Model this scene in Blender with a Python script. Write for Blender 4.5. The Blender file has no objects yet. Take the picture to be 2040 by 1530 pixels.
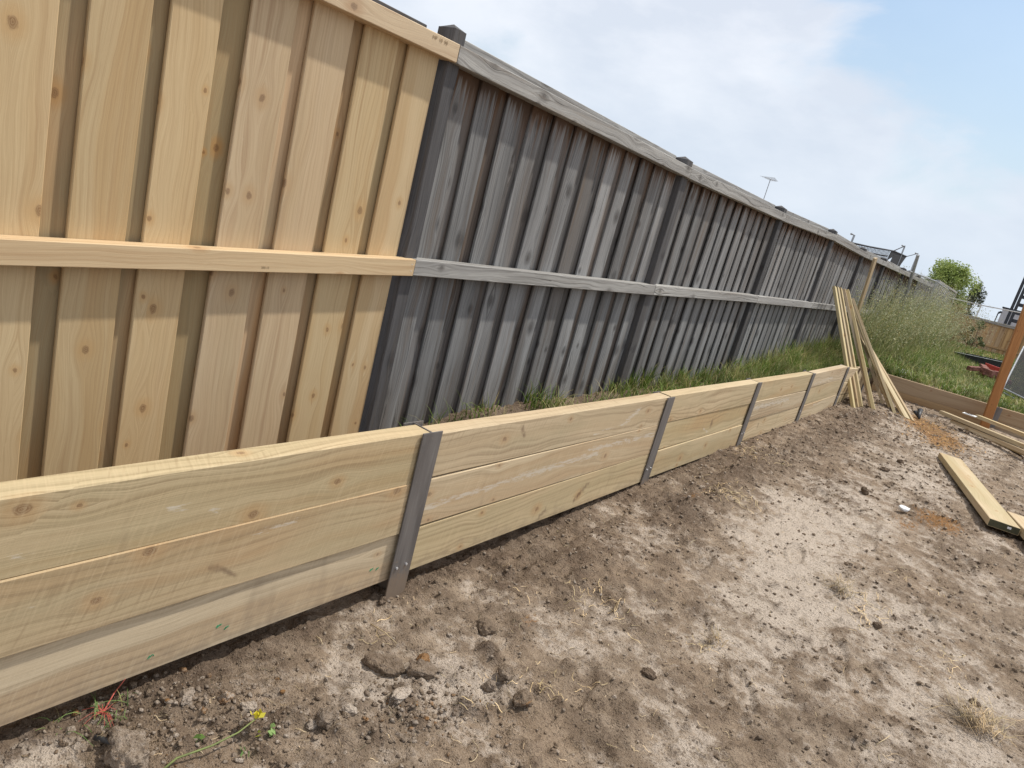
import bpy, bmesh, math, random
import numpy as np
from mathutils import Vector, Matrix
random.seed(7); rng = np.random.default_rng(11)
sc = bpy.context.scene
C = sc.collection
E0 = 1.45                      # eye height above the dug ground
# ------------------------------------------------------------------ camera, sky, sun
FPX = 1409.97
RW = Matrix(((0.76947913, 0.34561115, -0.53707988),
             (0.58721025, -0.05213281, 0.80775386),
             (0.25116925, -0.93692855, -0.24306152)))      # columns: right, down, forward
cam_d = bpy.data.cameras.new('camera'); cam = bpy.data.objects.new('camera', cam_d); C.objects.link(cam)
cam_d.sensor_width = 36; cam_d.lens = 36*FPX/2040; cam_d.clip_start = .02; cam_d.clip_end = 1500
m4 = Matrix.Identity(4)
for i in range(3):
    m4[i][0] = RW[i][0]; m4[i][1] = -RW[i][1]; m4[i][2] = -RW[i][2]
m4[2][3] = E0
cam.matrix_world = m4
sc.camera = cam
SUN = Vector((.25, .42, .86)).normalized()
sun_d = bpy.data.lights.new('sun', 'SUN'); sun = bpy.data.objects.new('sun', sun_d); C.objects.link(sun)
sun_d.energy = 4.0; sun_d.angle = math.radians(1.5); sun_d.color = (1, .955, .88)
sun.rotation_euler = SUN.to_track_quat('Z', 'Y').to_euler(); sun.location = (5, 5, 20)
sc.view_settings.view_transform = 'Standard'; sc.view_settings.look = 'None'
sc.view_settings.exposure = 0.0; sc.view_settings.gamma = 1
w = bpy.data.worlds.new('World'); sc.world = w; w.use_nodes = True
nt = w.node_tree; nt.nodes.clear()
def wn(t, **k):
    n = nt.nodes.new(t)
    for a, b in k.items(): setattr(n, a, b)
    return n
out = wn('ShaderNodeOutputWorld'); bg = wn('ShaderNodeBackground'); nt.links.new(bg.outputs[0], out.inputs[0])
sky = wn('ShaderNodeTexSky', sky_type='NISHITA', sun_disc=False)
sky.sun_elevation = math.asin(SUN.z); sky.sun_rotation = math.atan2(SUN.x, SUN.y); sky.air_density = 1.2; sky.dust_density = 2.5
tc = wn('ShaderNodeTexCoord')
mp = wn('ShaderNodeMapping'); mp.inputs['Scale'].default_value = (1, 1, 2.2); nt.links.new(tc.outputs['Generated'], mp.inputs[0])
n1 = wn('ShaderNodeTexNoise'); n1.inputs['Scale'].default_value = 3.4; n1.inputs['Detail'].default_value = 7; n1.inputs['Roughness'].default_value = .52
n1.inputs['Distortion'].default_value = .4
nt.links.new(mp.outputs[0], n1.inputs[0])
n2 = wn('ShaderNodeTexNoise'); n2.inputs['Scale'].default_value = 5; n2.inputs['Detail'].default_value = 6; n2.inputs['Roughness'].default_value = .55
nt.links.new(mp.outputs[0], n2.inputs[0])
def rayw(u, v):
    r = RW @ Vector((u-1020, v-765, FPX)); return r
hole = rayw(1990, 40).normalized()
dp = wn('ShaderNodeVectorMath', operation='DOT_PRODUCT'); nt.links.new(tc.outputs['Generated'], dp.inputs[0]); dp.inputs[1].default_value = hole
def wmath(op, a, b=None, clamp=False):
    n = wn('ShaderNodeMath', operation=op, use_clamp=clamp)
    for i, x in enumerate((a, b)):
        if x is None: continue
        if isinstance(x, (int, float)): n.inputs[i].default_value = x
        else: nt.links.new(x, n.inputs[i])
    return n.outputs[0]
hm = wn('ShaderNodeMapRange'); nt.links.new(dp.outputs['Value'], hm.inputs[0])
hm.inputs[1].default_value = .968; hm.inputs[2].default_value = 1.0; hm.inputs[3].default_value = 0; hm.inputs[4].default_value = .62
hsum = wmath('ADD', hm.outputs[0], wmath('MULTIPLY', wmath('SUBTRACT', n1.outputs[0], .5), 2.0))
hsum = wmath('ADD', hsum, wmath('MULTIPLY', wmath('SUBTRACT', n2.outputs[0], .5), .9))
hr = wn('ShaderNodeMapRange', interpolation_type='SMOOTHSTEP'); nt.links.new(hsum, hr.inputs[0])
hr.inputs[1].default_value = .12; hr.inputs[2].default_value = .5; hr.inputs[3].default_value = 0; hr.inputs[4].default_value = .9
cr = wn('ShaderNodeValToRGB'); nt.links.new(n2.outputs[0], cr.inputs[0])
cr.color_ramp.elements[0].position = .38; cr.color_ramp.elements[0].color = (.66, .71, .81, 1)
cr.color_ramp.elements[1].position = .62; cr.color_ramp.elements[1].color = (.88, .90, .96, 1)
skys = wn('ShaderNodeMix', data_type='RGBA', blend_type='MULTIPLY'); skys.inputs[0].default_value = 1
nt.links.new(sky.outputs[0], skys.inputs[6]); skys.inputs[7].default_value = (.115, .13, .135, 1)
mixw = wn('ShaderNodeMix', data_type='RGBA'); nt.links.new(hr.outputs[0], mixw.inputs[0])
nt.links.new(cr.outputs[0], mixw.inputs[6]); nt.links.new(skys.outputs[2], mixw.inputs[7])
# hazy greyer band near the horizon
sx = wn('ShaderNodeSeparateXYZ'); nt.links.new(tc.outputs['Generated'], sx.inputs[0])
hz = wn('ShaderNodeMapRange', interpolation_type='SMOOTHSTEP'); nt.links.new(sx.outputs[2], hz.inputs[0])
hz.inputs[1].default_value = -.02; hz.inputs[2].default_value = .42; hz.inputs[3].default_value = .8; hz.inputs[4].default_value = 0
mixh = wn('ShaderNodeMix', data_type='RGBA'); nt.links.new(hz.outputs[0], mixh.inputs[0])
nt.links.new(mixw.outputs[2], mixh.inputs[6]); mixh.inputs[7].default_value = (.62, .71, .81, 1)
nt.links.new(mixh.outputs[2], bg.inputs[0]); bg.inputs[1].default_value = 1.12

# ------------------------------------------------------------------ helpers
def onX(u, v, X): r = rayw(u, v); p = r*(X/r.x); p.z += E0; return p
def onY(u, v, Y): r = rayw(u, v); p = r*(Y/r.y); p.z += E0; return p
def onZ(u, v, Z): r = rayw(u, v); p = r*((Z-E0)/r.z); p.z += E0; return p
def tag(o, label=None, cat=None, group=None, kind=None):
    if label: o['label'] = label
    if cat: o['category'] = cat
    if group: o['group'] = group
    if kind: o['kind'] = kind
    return o
def empty(name, loc, label, cat, group=None):
    o = bpy.data.objects.new(name, None); C.objects.link(o); o.location = loc; o.empty_display_size = .1
    return tag(o, label, cat, group)
def link(name, me, mat=None, parent=None):
    o = bpy.data.objects.new(name, me); C.objects.link(o)
    if mat: me.materials.append(mat)
    if parent is not None:
        o.parent = parent; o.matrix_parent_inverse = Matrix.Translation(parent.location).inverted()
    return o
class MB:
    """mesh collector: verts, faces, a uv (metres along the grain) per corner and a tone per vertex"""
    def __init__(s): s.v = []; s.f = []; s.uv = []; s.t = []
    def build(s, name, mat, parent=None, smooth=False):
        me = bpy.data.meshes.new(name); me.from_pydata(s.v, [], s.f)
        if s.uv:
            ul = me.uv_layers.new(name='UVMap'); ul.data.foreach_set('uv', np.array(s.uv, 'f').ravel())
        if s.t:
            ca = me.color_attributes.new('tone', 'FLOAT_COLOR', 'POINT'); ca.data.foreach_set('color', np.array(s.t, 'f').ravel())
        if smooth: me.shade_smooth()
        me.update()
        return link(name, me, mat, parent)
    def beam(s, p0, p1, wv, tv, n=1, ch=.002, tone=None, warp=0, sub=1):
        """board from p0 to p1 (centre line), half extents wv, tv; chamfered section, n segments"""
        p0 = Vector(p0); p1 = Vector(p1); wv = Vector(wv); tv = Vector(tv)
        W = wv.length; T = tv.length; wn_ = wv/W; tn = tv/T
        prof = []
        def pt(a, b): prof.append((a, b))
        a, b = W, T
        pt(-a+ch, -b)
        for k in range(1, sub): pt(-a+ch+(2*a-2*ch)*k/sub, -b)
        pt(a-ch, -b); pt(a, -b+ch); pt(a, b-ch); pt(a-ch, b)
        for k in range(1, sub): pt(a-ch-(2*a-2*ch)*k/sub, b)
        pt(-a+ch, b); pt(-a, b-ch); pt(-a, -b+ch)
        m = len(prof); base = len(s.v)
        peri = [0]
        for k in range(m):
            q = prof[(k+1) % m]; peri.append(peri[-1]+math.hypot(q[0]-prof[k][0], q[1]-prof[k][1]))
        L = (p1-p0).length; ou = random.random()*50; ov = random.random()*50
        if tone is None: tone = (random.random(), random.random(), random.random())
        ph = random.random()*6; ph2 = random.random()*6
        for i in range(n+1):
            t = i/n; c = p0.lerp(p1, t)
            off = tn*(warp*math.sin(ph+3*t)) + wn_*(warp*.7*math.sin(ph2+2.3*t))
            for (x, y) in prof:
                q = c+off+wn_*x+tn*y; s.v.append(q[:]); s.t.append((*tone, q.z))
        for i in range(n):
            for k in range(m):
                k2 = (k+1) % m
                s.f.append((base+i*m+k, base+i*m+k2, base+(i+1)*m+k2, base+(i+1)*m+k))
                u0 = ou+L*i/n; u1 = ou+L*(i+1)/n; v0 = ov+peri[k]; v1 = ov+peri[k+1]
                s.uv += [(u0, v0), (u0, v1), (u1, v1), (u1, v0)]
        for end, i in ((0, 0), (1, n)):
            f = [base+i*m+k for k in range(m)]
            if end == 0: f = f[::-1]
            s.f.append(f); 
            for q in f:
                x, y = prof[(q-base) % m]; s.uv.append((ou+y*.5, ov+x+y))
    def tube(s, pts, r, n=6, r2=None, tone=(.5, .5, .5)):
        pts = [Vector(p) for p in pts]; base = len(s.v); N = len(pts)
        ou = random.random()*20
        up = Vector((0, 0, 1))
        if abs((pts[-1]-pts[0]).normalized().z) > .9: up = Vector((1, 0, 0))
        for i, p in enumerate(pts):
            d = (pts[min(i+1, N-1)]-pts[max(i-1, 0)]).normalized()
            a = d.cross(up).normalized(); b = d.cross(a)
            rr = r if r2 is None else r+(r2-r)*i/(N-1)
            for k in range(n):
                an = 2*math.pi*k/n; q = p+a*rr*math.cos(an)+b*rr*math.sin(an); s.v.append(q[:]); s.t.append((*tone, q.z))
        for i in range(N-1):
            for k in range(n):
                k2 = (k+1) % n
                s.f.append((base+i*n+k, base+(i+1)*n+k, base+(i+1)*n+k2, base+i*n+k2))
                s.uv += [(ou+i*.1, k/n*.1), (ou+i*.1+.1, k/n*.1), (ou+i*.1+.1, k/n*.1+.02), (ou+i*.1, k/n*.1+.02)]
        for i in (0, N-1):
            f = [base+i*n+k for k in range(n)]
            if i: f = f[::-1]
            s.f.append(f); s.uv += [(0, 0)]*n
    def box(s, c, h, **k):
        c = Vector(c); s.beam(c-Vector((h[0], 0, 0)), c+Vector((h[0], 0, 0)), (0, h[1], 0), (0, 0, h[2]), **k)
def np_mesh(name, V, F, mat, parent=None, col=None, smooth=False, colname='tint', kind=None):
    """V (n,3); F (m,3 or 4)"""
    me = bpy.data.meshes.new(name); k = F.shape[1]
    me.vertices.add(len(V)); me.vertices.foreach_set('co', V.astype('f').ravel())
    me.loops.add(F.size); me.loops.foreach_set('vertex_index', F.astype('i').ravel())
    me.polygons.add(len(F)); me.polygons.foreach_set('loop_start', np.arange(0, F.size, k, dtype='i'))
    me.polygons.foreach_set('loop_total', np.full(len(F), k, 'i'))
    me.update(calc_edges=True); me.validate()
    if col is not None:
        ca = me.color_attributes.new(colname, 'FLOAT_COLOR', 'POINT')
        if col.shape[1] == 3: col = np.hstack([col, np.ones((len(col), 1))])
        ca.data.foreach_set('color', col.astype('f').ravel())
    if smooth: me.shade_smooth()
    return link(name, me, mat, parent)

# perlin noise in numpy
def perlin(x, y, seed=0):
    xi = np.floor(x).astype(np.int64); yi = np.floor(y).astype(np.int64); xf = x-xi; yf = y-yi
    def g(ix, iy):
        h = (ix*374761393 + iy*668265263 + seed*974711) & 0xffffffff
        h = ((h ^ (h >> 13))*1274126177) & 0xffffffff; h = (h ^ (h >> 16)) & 0xffff
        a = h/65536.*2*np.pi; return np.cos(a), np.sin(a)
    def dt(ix, iy, dx, dy): a, b = g(ix, iy); return a*dx+b*dy
    u = xf*xf*xf*(xf*(xf*6-15)+10); v = yf*yf*yf*(yf*(yf*6-15)+10)
    n00 = dt(xi, yi, xf, yf); n10 = dt(xi+1, yi, xf-1, yf); n01 = dt(xi, yi+1, xf, yf-1); n11 = dt(xi+1, yi+1, xf-1, yf-1)
    return 1.5*((n00*(1-u)+n10*u)*(1-v)+(n01*(1-u)+n11*u)*v)

# ------------------------------------------------------------------ materials
class NB:
    def __init__(s, name):
        s.m = bpy.data.materials.new(name); s.m.use_nodes = True; s.t = s.m.node_tree; s.t.nodes.clear()
        s.o = s.n('ShaderNodeOutputMaterial'); s.p = s.n('ShaderNodeBsdfPrincipled'); s.l(s.p.outputs[0], s.o.inputs[0])
    def n(s, t, **k):
        x = s.t.nodes.new(t)
        for a, b in k.items(): setattr(x, a, b)
        return x
    def l(s, a, b): s.t.links.new(a, b)
    def put(s, sock, x):
        if isinstance(x, (int, float, tuple, list)):
            if isinstance(x, (tuple, list)) and len(x) == 3 and sock.type == 'RGBA': x = (*x, 1)
            sock.default_value = x
        else: s.l(x, sock)
    def math(s, op, a, b=0, clamp=False):
        x = s.n('ShaderNodeMath', operation=op, use_clamp=clamp); s.put(x.inputs[0], a); s.put(x.inputs[1], b); return x.outputs[0]
    def mix(s, f, a, b, bt='MIX'):
        x = s.n('ShaderNodeMix', data_type='RGBA', blend_type=bt); s.put(x.inputs[0], f); s.put(x.inputs[6], a); s.put(x.inputs[7], b); return x.outputs[2]
    def rng(s, v, a, b, c=0, d=1, st=True):
        x = s.n('ShaderNodeMapRange', interpolation_type='SMOOTHSTEP' if st else 'LINEAR')
        s.put(x.inputs[0], v)
        for i, q in enumerate((a, b, c, d)): s.put(x.inputs[i+1], q)
        return x.outputs[0]
    def noise(s, vec, scale, det=4, rough=.55, dist=0, col=False):
        x = s.n('ShaderNodeTexNoise'); s.l(vec, x.inputs[0]); x.inputs['Scale'].default_value = scale
        x.inputs['Detail'].default_value = det; x.inputs['Roughness'].default_value = rough; x.inputs['Distortion'].default_value = dist
        return x.outputs[1] if col else x.outputs[0]
    def scale(s, vec, sc3, loc=(0, 0, 0)):
        x = s.n('ShaderNodeMapping'); s.l(vec, x.inputs[0]); x.inputs['Scale'].default_value = sc3; x.inputs['Location'].default_value = loc
        return x.outputs[0]
    def comb(s, x_, y_, z_=0):
        x = s.n('ShaderNodeCombineXYZ'); s.put(x.inputs[0], x_); s.put(x.inputs[1], y_); s.put(x.inputs[2], z_); return x.outputs[0]
    def bump(s, h, strength, dist):
        x = s.n('ShaderNodeBump'); s.l(h, x.inputs['Height']); x.inputs['Strength'].default_value = strength; x.inputs['Distance'].default_value = dist
        s.l(x.outputs[0], s.p.inputs['Normal']); return x
def wood(name, light, mid, dark, heart, heart_amt=.5, knot=(.16, .075, .03), knot_d=(.32, .13), knot_on=.45, tonevar=.25,
         old=False, ringfreq=55, ring=.35, saw=0., green=None, green_amt=0, topstain=None, rough=.75, mud=False):
    b = NB(name)
    uv = b.n('ShaderNodeUVMap'); uv.uv_map = 'UVMap'; uv = uv.outputs[0]
    at = b.n('ShaderNodeAttribute', attribute_name='tone'); sp = b.n('ShaderNodeSeparateColor'); b.l(at.outputs['Color'], sp.inputs[0])
    r1, r2, r3, zz = sp.outputs[0], sp.outputs[1], sp.outputs[2], at.outputs['Alpha']
    s2 = b.n('ShaderNodeSeparateXYZ'); b.l(uv, s2.inputs[0]); U, V = s2.outputs[0], s2.outputs[1]
    # knots
    kv = b.scale(uv, (1/knot_d[0], 1/knot_d[1], 1))
    vo = b.n('ShaderNodeTexVoronoi', feature='F1', distance='EUCLIDEAN', voronoi_dimensions='2D'); b.l(kv, vo.inputs['Vector']); vo.inputs['Scale'].default_value = 1
    vo.inputs['Randomness'].default_value = .95
    sc_ = b.n('ShaderNodeSeparateColor'); b.l(vo.outputs['Color'], sc_.inputs[0])
    on = b.math('LESS_THAN', sc_.outputs[0], knot_on)
    size = b.math('ADD', b.math('MULTIPLY', sc_.outputs[1], .9), .45)
    vp = b.n('ShaderNodeVectorMath', operation='SUBTRACT'); b.l(kv, vp.inputs[0]); b.l(vo.outputs['Position'], vp.inputs[1])
    vps = b.n('ShaderNodeVectorMath', operation='MULTIPLY'); b.l(vp.outputs[0], vps.inputs[0]); vps.inputs[1].default_value = (knot_d[0], knot_d[1], 0)
    wob = b.math('MULTIPLY', b.math('SUBTRACT', b.noise(uv, 60, 3), .5), .012)
    ln = b.n('ShaderNodeVectorMath', operation='LENGTH'); b.l(vps.outputs[0], ln.inputs[0])
    # metres to the knot, squeezed along the grain
    sv = b.n('ShaderNodeVectorMath', operation='MULTIPLY'); b.l(vps.outputs[0], sv.inputs[0]); sv.inputs[1].default_value = (.75, 1, 0)
    lk = b.n('ShaderNodeVectorMath', operation='LENGTH'); b.l(sv.outputs[0], lk.inputs[0])
    kd = b.math('DIVIDE', b.math('ADD', lk.outputs['Value'], wob), size)
    kd = b.math('ADD', kd, b.math('MULTIPLY', b.math('SUBTRACT', 1, on), 10))
    core = b.rng(kd, .006, .013, 1, 0); halo = b.rng(kd, .01, .04, 1, 0)
    sp2 = b.n('ShaderNodeSeparateXYZ'); b.l(vps.outputs[0], sp2.inputs[0])
    near = b.math('MULTIPLY', b.math('EXPONENT', b.math('MULTIPLY', b.math('POWER', b.math('DIVIDE', lk.outputs['Value'], .05), 2), -1)), on)
    # warped across-grain coordinate
    w1 = b.math('MULTIPLY', b.math('SUBTRACT', b.noise(b.scale(uv, (.9, 3, 1)), 1, 2), .5), .16)
    w2 = b.math('MULTIPLY', b.math('SUBTRACT', b.noise(b.scale(uv, (6, 12, 1)), 1, 3), .5), .012)
    kw = b.math('MULTIPLY', near, b.math('MULTIPLY', b.math('SIGN', sp2.outputs[1]), -.022))
    VV = b.math('ADD', b.math('ADD', V, w1), b.math('ADD', w2, kw))
    cat = b.noise(b.comb(b.math('MULTIPLY', U, .35), b.math('MULTIPLY', VV, ringfreq*.35), r1), 1, 2, .5)
    rg = b.math('FRACT', b.math('ADD', b.math('MULTIPLY', VV, ringfreq), b.math('MULTIPLY', cat, 2.2)))
    ringm = b.math('MULTIPLY', b.rng(rg, .45, .9), b.rng(rg, .93, 1, 1, 0))
    fine = b.noise(b.comb(b.math('MULTIPLY', U, 5), b.math('MULTIPLY', VV, 420), r2), 1, 4, .7)
    streak = b.noise(b.comb(b.math('MULTIPLY', U, .8), b.math('MULTIPLY', VV, 42), r3), 1, 4, .6)
    broad = b.noise(b.comb(b.math('MULTIPLY', U, .45), b.math('MULTIPLY', VV, 9), r1), 1, 2, .5)
    base = b.mix(b.rng(broad, .35, .65), light, mid)
    base = b.mix(b.math('MULTIPLY', b.rng(streak, .5, .72), .55), base, dark)
    hm_ = b.math('MULTIPLY', b.rng(b.math('ADD', b.math('ADD', broad, b.math('MULTIPLY', b.math('SUBTRACT', fine, .5), .10)), b.math('MULTIPLY', b.math('SUBTRACT', r2, .5), .18)), .53, .66), heart_amt)
    base = b.mix(hm_, base, heart)
    base = b.mix(b.math('MULTIPLY', ringm, b.math('MULTIPLY', b.rng(b.noise(b.scale(uv, (.7, 6, 1)), 1, 2), .38, .62), ring)), base, dark)
    if green is not None:
        base = b.mix(b.math('MULTIPLY', b.rng(b.math('ADD', b.noise(b.scale(uv, (1.3, 5, 1)), 1, 3), b.math('MULTIPLY', b.math('SUBTRACT', r3, .5), .5)), .42, .7), green_amt), base, green)
    base = b.mix(b.rng(fine, .3, .75, 0, .38 if not old else .55), base, dark)
    base = b.mix(b.math('MULTIPLY', halo, .6), base, heart if not old else dark)
    kr = b.math('FRACT', b.math('MULTIPLY', kd, 260))
    base = b.mix(b.math('MULTIPLY', core, .8), base, b.mix(b.math('MULTIPLY', kr, .5), knot, mid))
    if saw > 0:
        sw = b.noise(b.comb(b.math('ADD', b.math('MULTIPLY', U, 160), b.math('MULTIPLY', V, 50)), b.math('MULTIPLY', V, 6)), 1, 2)
        base = b.mix(b.rng(sw, .42, .75, 0, saw), base, light)
        sw2 = b.noise(b.comb(b.math('ADD', b.math('MULTIPLY', U, 95), b.math('MULTIPLY', V, 40)), b.math('MULTIPLY', V, 8)), 1, 1)
        base = b.mix(b.math('MULTIPLY', b.rng(sw2, .52, .7), b.math('MULTIPLY', b.rng(b.noise(b.scale(uv, (.9, 7, 1)), 1, 2), .5, .66), saw*1.2)), base, dark)
    if old:
        ck = b.noise(b.comb(b.math('MULTIPLY', U, 2.2), b.math('MULTIPLY', VV, 150), r2), 1, 3, .55)
        base = b.mix(b.rng(ck, .64, .70, 0, .75), base, (.03, .026, .022))
        bs = b.noise(b.comb(b.math('MULTIPLY', U, 1.0), b.math('MULTIPLY', V, 25), r2), 1, 3, .6)
        base = b.mix(b.math('MULTIPLY', b.rng(bs, .55, .72), .5), base, heart)
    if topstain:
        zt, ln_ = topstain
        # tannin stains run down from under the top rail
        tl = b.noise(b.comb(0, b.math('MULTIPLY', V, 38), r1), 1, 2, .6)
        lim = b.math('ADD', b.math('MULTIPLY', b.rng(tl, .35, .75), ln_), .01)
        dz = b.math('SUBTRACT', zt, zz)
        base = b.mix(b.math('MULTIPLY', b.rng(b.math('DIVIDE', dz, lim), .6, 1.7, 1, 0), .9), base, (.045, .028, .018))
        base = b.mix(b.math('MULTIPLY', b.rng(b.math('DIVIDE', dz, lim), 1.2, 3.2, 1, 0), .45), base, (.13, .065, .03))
    if mud:
        md_ = b.noise(b.scale(uv, (14, 20, 1)), 1, 5, .7)
        base = b.mix(b.rng(b.math('ADD', b.math('MULTIPLY', b.math('SUBTRACT', .22, zz), 2.2), md_), .66, .98, 0, .4), base, (.24, .175, .115))
        st_ = b.noise(b.comb(b.math('MULTIPLY', U, 7), b.math('MULTIPLY', V, 1.2), r1), 1, 3, .6)
        base = b.mix(b.rng(st_, .62, .78, 0, .3), base, (.22, .15, .09))
    # per-board value and hue shift
    hs = b.n('ShaderNodeHueSaturation'); b.put(hs.inputs['Color'], base)
    b.l(b.rng(r1, 0, 1, 1-tonevar, 1+tonevar, False), hs.inputs['Value'])
    b.l(b.rng(r3, 0, 1, .82, 1.05, False), hs.inputs['Saturation'])
    b.l(b.rng(r2, 0, 1, 0.4985, 0.5015, False), hs.inputs['Hue'])
    mk = b.n('ShaderNodeAttribute', attribute_name='mark'); ms = b.n('ShaderNodeSeparateColor'); b.l(mk.outputs['Color'], ms.inputs[0])
    mn = b.noise(b.scale(uv, (14, 90, 1)), 1, 6, .75)
    res = b.rng(b.math('ADD', ms.outputs[0], b.math('MULTIPLY', b.math('SUBTRACT', mn, .5), 3.2)), .5, .95, 0, .55)
    colr = b.mix(res, hs.outputs[0], (.62, .58, .50))
    mn2 = b.noise(b.scale(uv, (60, 12, 1)), 1, 4, .6)
    colr = b.mix(b.rng(b.math('ADD', ms.outputs[1], b.math('MULTIPLY', b.math('SUBTRACT', mn2, .5), .9)), .1, .85, 0, .62), colr, (.15, .095, .06))
    b.l(colr, b.p.inputs['Base Color']); b.p.inputs['Roughness'].default_value = rough
    b.p.inputs['Specular IOR Level'].default_value = .25
    hh = b.math('ADD', b.math('MULTIPLY', fine, .6), b.math('ADD', b.math('MULTIPLY', streak, .8), b.math('MULTIPLY', core, -.4)))
    if old: hh = b.math('SUBTRACT', hh, b.math('MULTIPLY', b.rng(ck, .6, .72), 1.2))
    b.bump(hh, .55 if old else .35, .0025)
    return b.m
M = {}
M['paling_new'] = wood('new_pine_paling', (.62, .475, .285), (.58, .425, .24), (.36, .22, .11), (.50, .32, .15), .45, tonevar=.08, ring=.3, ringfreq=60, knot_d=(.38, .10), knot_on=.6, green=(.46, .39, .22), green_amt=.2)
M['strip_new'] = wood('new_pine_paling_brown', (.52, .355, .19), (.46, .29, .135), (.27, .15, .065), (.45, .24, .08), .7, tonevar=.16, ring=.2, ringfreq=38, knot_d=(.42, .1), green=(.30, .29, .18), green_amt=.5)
M['rail_new'] = wood('new_pine_rail', (.66, .50, .29), (.63, .47, .27), (.38, .22, .10), (.46, .26, .11), .35, tonevar=.05, ring=.4, ringfreq=26, knot_d=(.6, .16), knot_on=.4)
M['sleeper'] = wood('treated_pine_sleeper', (.62, .485, .295), (.545, .41, .235), (.26, .175, .09), (.46, .29, .135), .55, tonevar=.06, ring=.58, ringfreq=34, saw=.28, green=(.42, .37, .215), green_amt=.4, mud=True, knot_d=(.42, .15), knot_on=.5, rough=.8)
M['sleeper_shade'] = wood('shaded_pine_sleeper', (.42, .30, .17), (.36, .24, .125), (.22, .13, .06), (.30, .16, .07), .5, tonevar=.08, ring=.4, ringfreq=42, knot_d=(.5, .2), knot_on=.5)  # darker sleeper wood: the cross wall's shade is put into the colour
M['plank'] = wood('pine_plank', (.58, .47, .30), (.50, .38, .22), (.33, .22, .10), (.42, .26, .11), .4, tonevar=.14, ring=.35, ringfreq=60, green=(.40, .36, .19), green_amt=.5, knot_d=(.5, .1))
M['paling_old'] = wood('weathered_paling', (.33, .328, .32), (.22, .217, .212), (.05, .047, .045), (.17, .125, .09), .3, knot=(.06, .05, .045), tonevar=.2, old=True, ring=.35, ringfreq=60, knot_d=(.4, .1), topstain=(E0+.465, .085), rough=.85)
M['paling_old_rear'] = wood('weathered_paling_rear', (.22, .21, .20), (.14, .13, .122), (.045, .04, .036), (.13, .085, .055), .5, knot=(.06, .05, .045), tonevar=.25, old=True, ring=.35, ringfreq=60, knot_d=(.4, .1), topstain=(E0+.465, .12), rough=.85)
M['rail_old'] = wood('weathered_rail', (.47, .46, .43), (.37, .36, .34), (.12, .11, .10), (.20, .16, .12), .2, knot=(.07, .06, .055), tonevar=.08, old=True, ring=.6, ringfreq=34, knot_d=(.35, .12), rough=.85)
M['post_old'] = wood('weathered_post', (.13, .125, .126), (.09, .087, .088), (.04, .038, .038), (.12, .10, .08), .2, knot=(.05, .04, .04), tonevar=.1, old=True, ring=.3, ringfreq=60, rough=.85)
M['fence_back'] = wood('brown_fence', (.50, .33, .16), (.40, .25, .11), (.2, .11, .05), (.2, .11, .05), .4, tonevar=.12, ring=.3)
M['orange'] = wood('orange_hardwood', (.47, .225, .08), (.38, .165, .055), (.25, .10, .03), (.35, .15, .05), .4, tonevar=.03, ring=.4)

def simple(name, col, rough=.6, metal=0, nscale=30, namt=.25, bump=0, spec=.4):
    b = NB(name); g = b.n('ShaderNodeTexCoord').outputs['Object']
    nz = b.noise(g, nscale, 5, .65)
    c = b.mix(b.rng(nz, .3, .7), tuple(x*(1-namt) for x in col), tuple(min(1, x*(1+namt)) for x in col))
    b.l(c, b.p.inputs['Base Color']); b.p.inputs['Roughness'].default_value = rough; b.p.inputs['Metallic'].default_value = metal
    b.p.inputs['Specular IOR Level'].default_value = spec
    if bump: b.bump(nz, .5, bump)
    return b.m
def steel_mat():
    b = NB('galvanised_steel'); g = b.n('ShaderNodeTexCoord').outputs['Object']
    a = b.noise(b.scale(g, (18, 18, 2)), 1, 5, .6); c = b.noise(b.scale(g, (160, 160, 9)), 1, 4, .6); d = b.noise(g, 40, 5, .7)
    col = b.mix(b.rng(a, .3, .7), (.11, .10, .095), (.185, .17, .16))
    col = b.mix(b.rng(c, .5, .75, 0, .45), col, (.25, .245, .235))
    col = b.mix(b.rng(d, .6, .75, 0, .5), col, (.22, .18, .14))
    sz_ = b.n('ShaderNodeSeparateXYZ'); b.l(g, sz_.inputs[0])
    mudf = b.rng(b.math('ADD', b.math('MULTIPLY', b.math('SUBTRACT', .12, sz_.outputs[2]), 4), d), .45, .8, 0, .8)
    col = b.mix(mudf, col, (.24, .18, .13))
    b.l(col, b.p.inputs['Base Color']); b.p.inputs['Roughness'].default_value = .55; b.p.inputs['Metallic'].default_value = .25
    b.bump(c, .3, .001); return b.m
M['steel'] = steel_mat()
M['bolt'] = simple('zinc_bolt', (.75, .75, .76), .3, .6, 80, .1)
M['pipe'] = simple('grey_pipe', (.33, .34, .35), .45, .5)
M['pipe_light'] = simple('pale_pipe', (.55, .56, .55), .45, .3)
M['wire'] = simple('chain_wire', (.22, .22, .22), .5, .4)
M['black'] = simple('black_plastic', (.025, .025, .027), .5)
M['net'] = simple('black_netting', (.02, .02, .024), .8)
M['red'] = simple('red_paint', (.45, .06, .045), .5)
M['white'] = simple('white_paper', (.75, .75, .74), .7, nscale=60, namt=.1)
M['label_ink'] = simple('printed_ink', (.12, .12, .13), .7)
M['ink'] = simple('green_ink', (.03, .20, .09), .8)
M['stamp'] = simple('faint_stamp', (.34, .25, .15), .8)
M['shed'] = simple('pale_grey_cladding', (.50, .51, .54), .6, nscale=3, namt=.06)
M['dark_steel'] = simple('dark_painted_steel', (.035, .04, .05), .5, .2)
M['charcoal'] = simple('charcoal_timber', (.035, .035, .04), .7)
M['bark'] = simple('bark', (.16, .11, .07), .9, nscale=12, namt=.4, bump=.01)
M['brick'] = simple('old_red_brick', (.20, .085, .065), .9, nscale=25, namt=.4, bump=.006)
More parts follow.
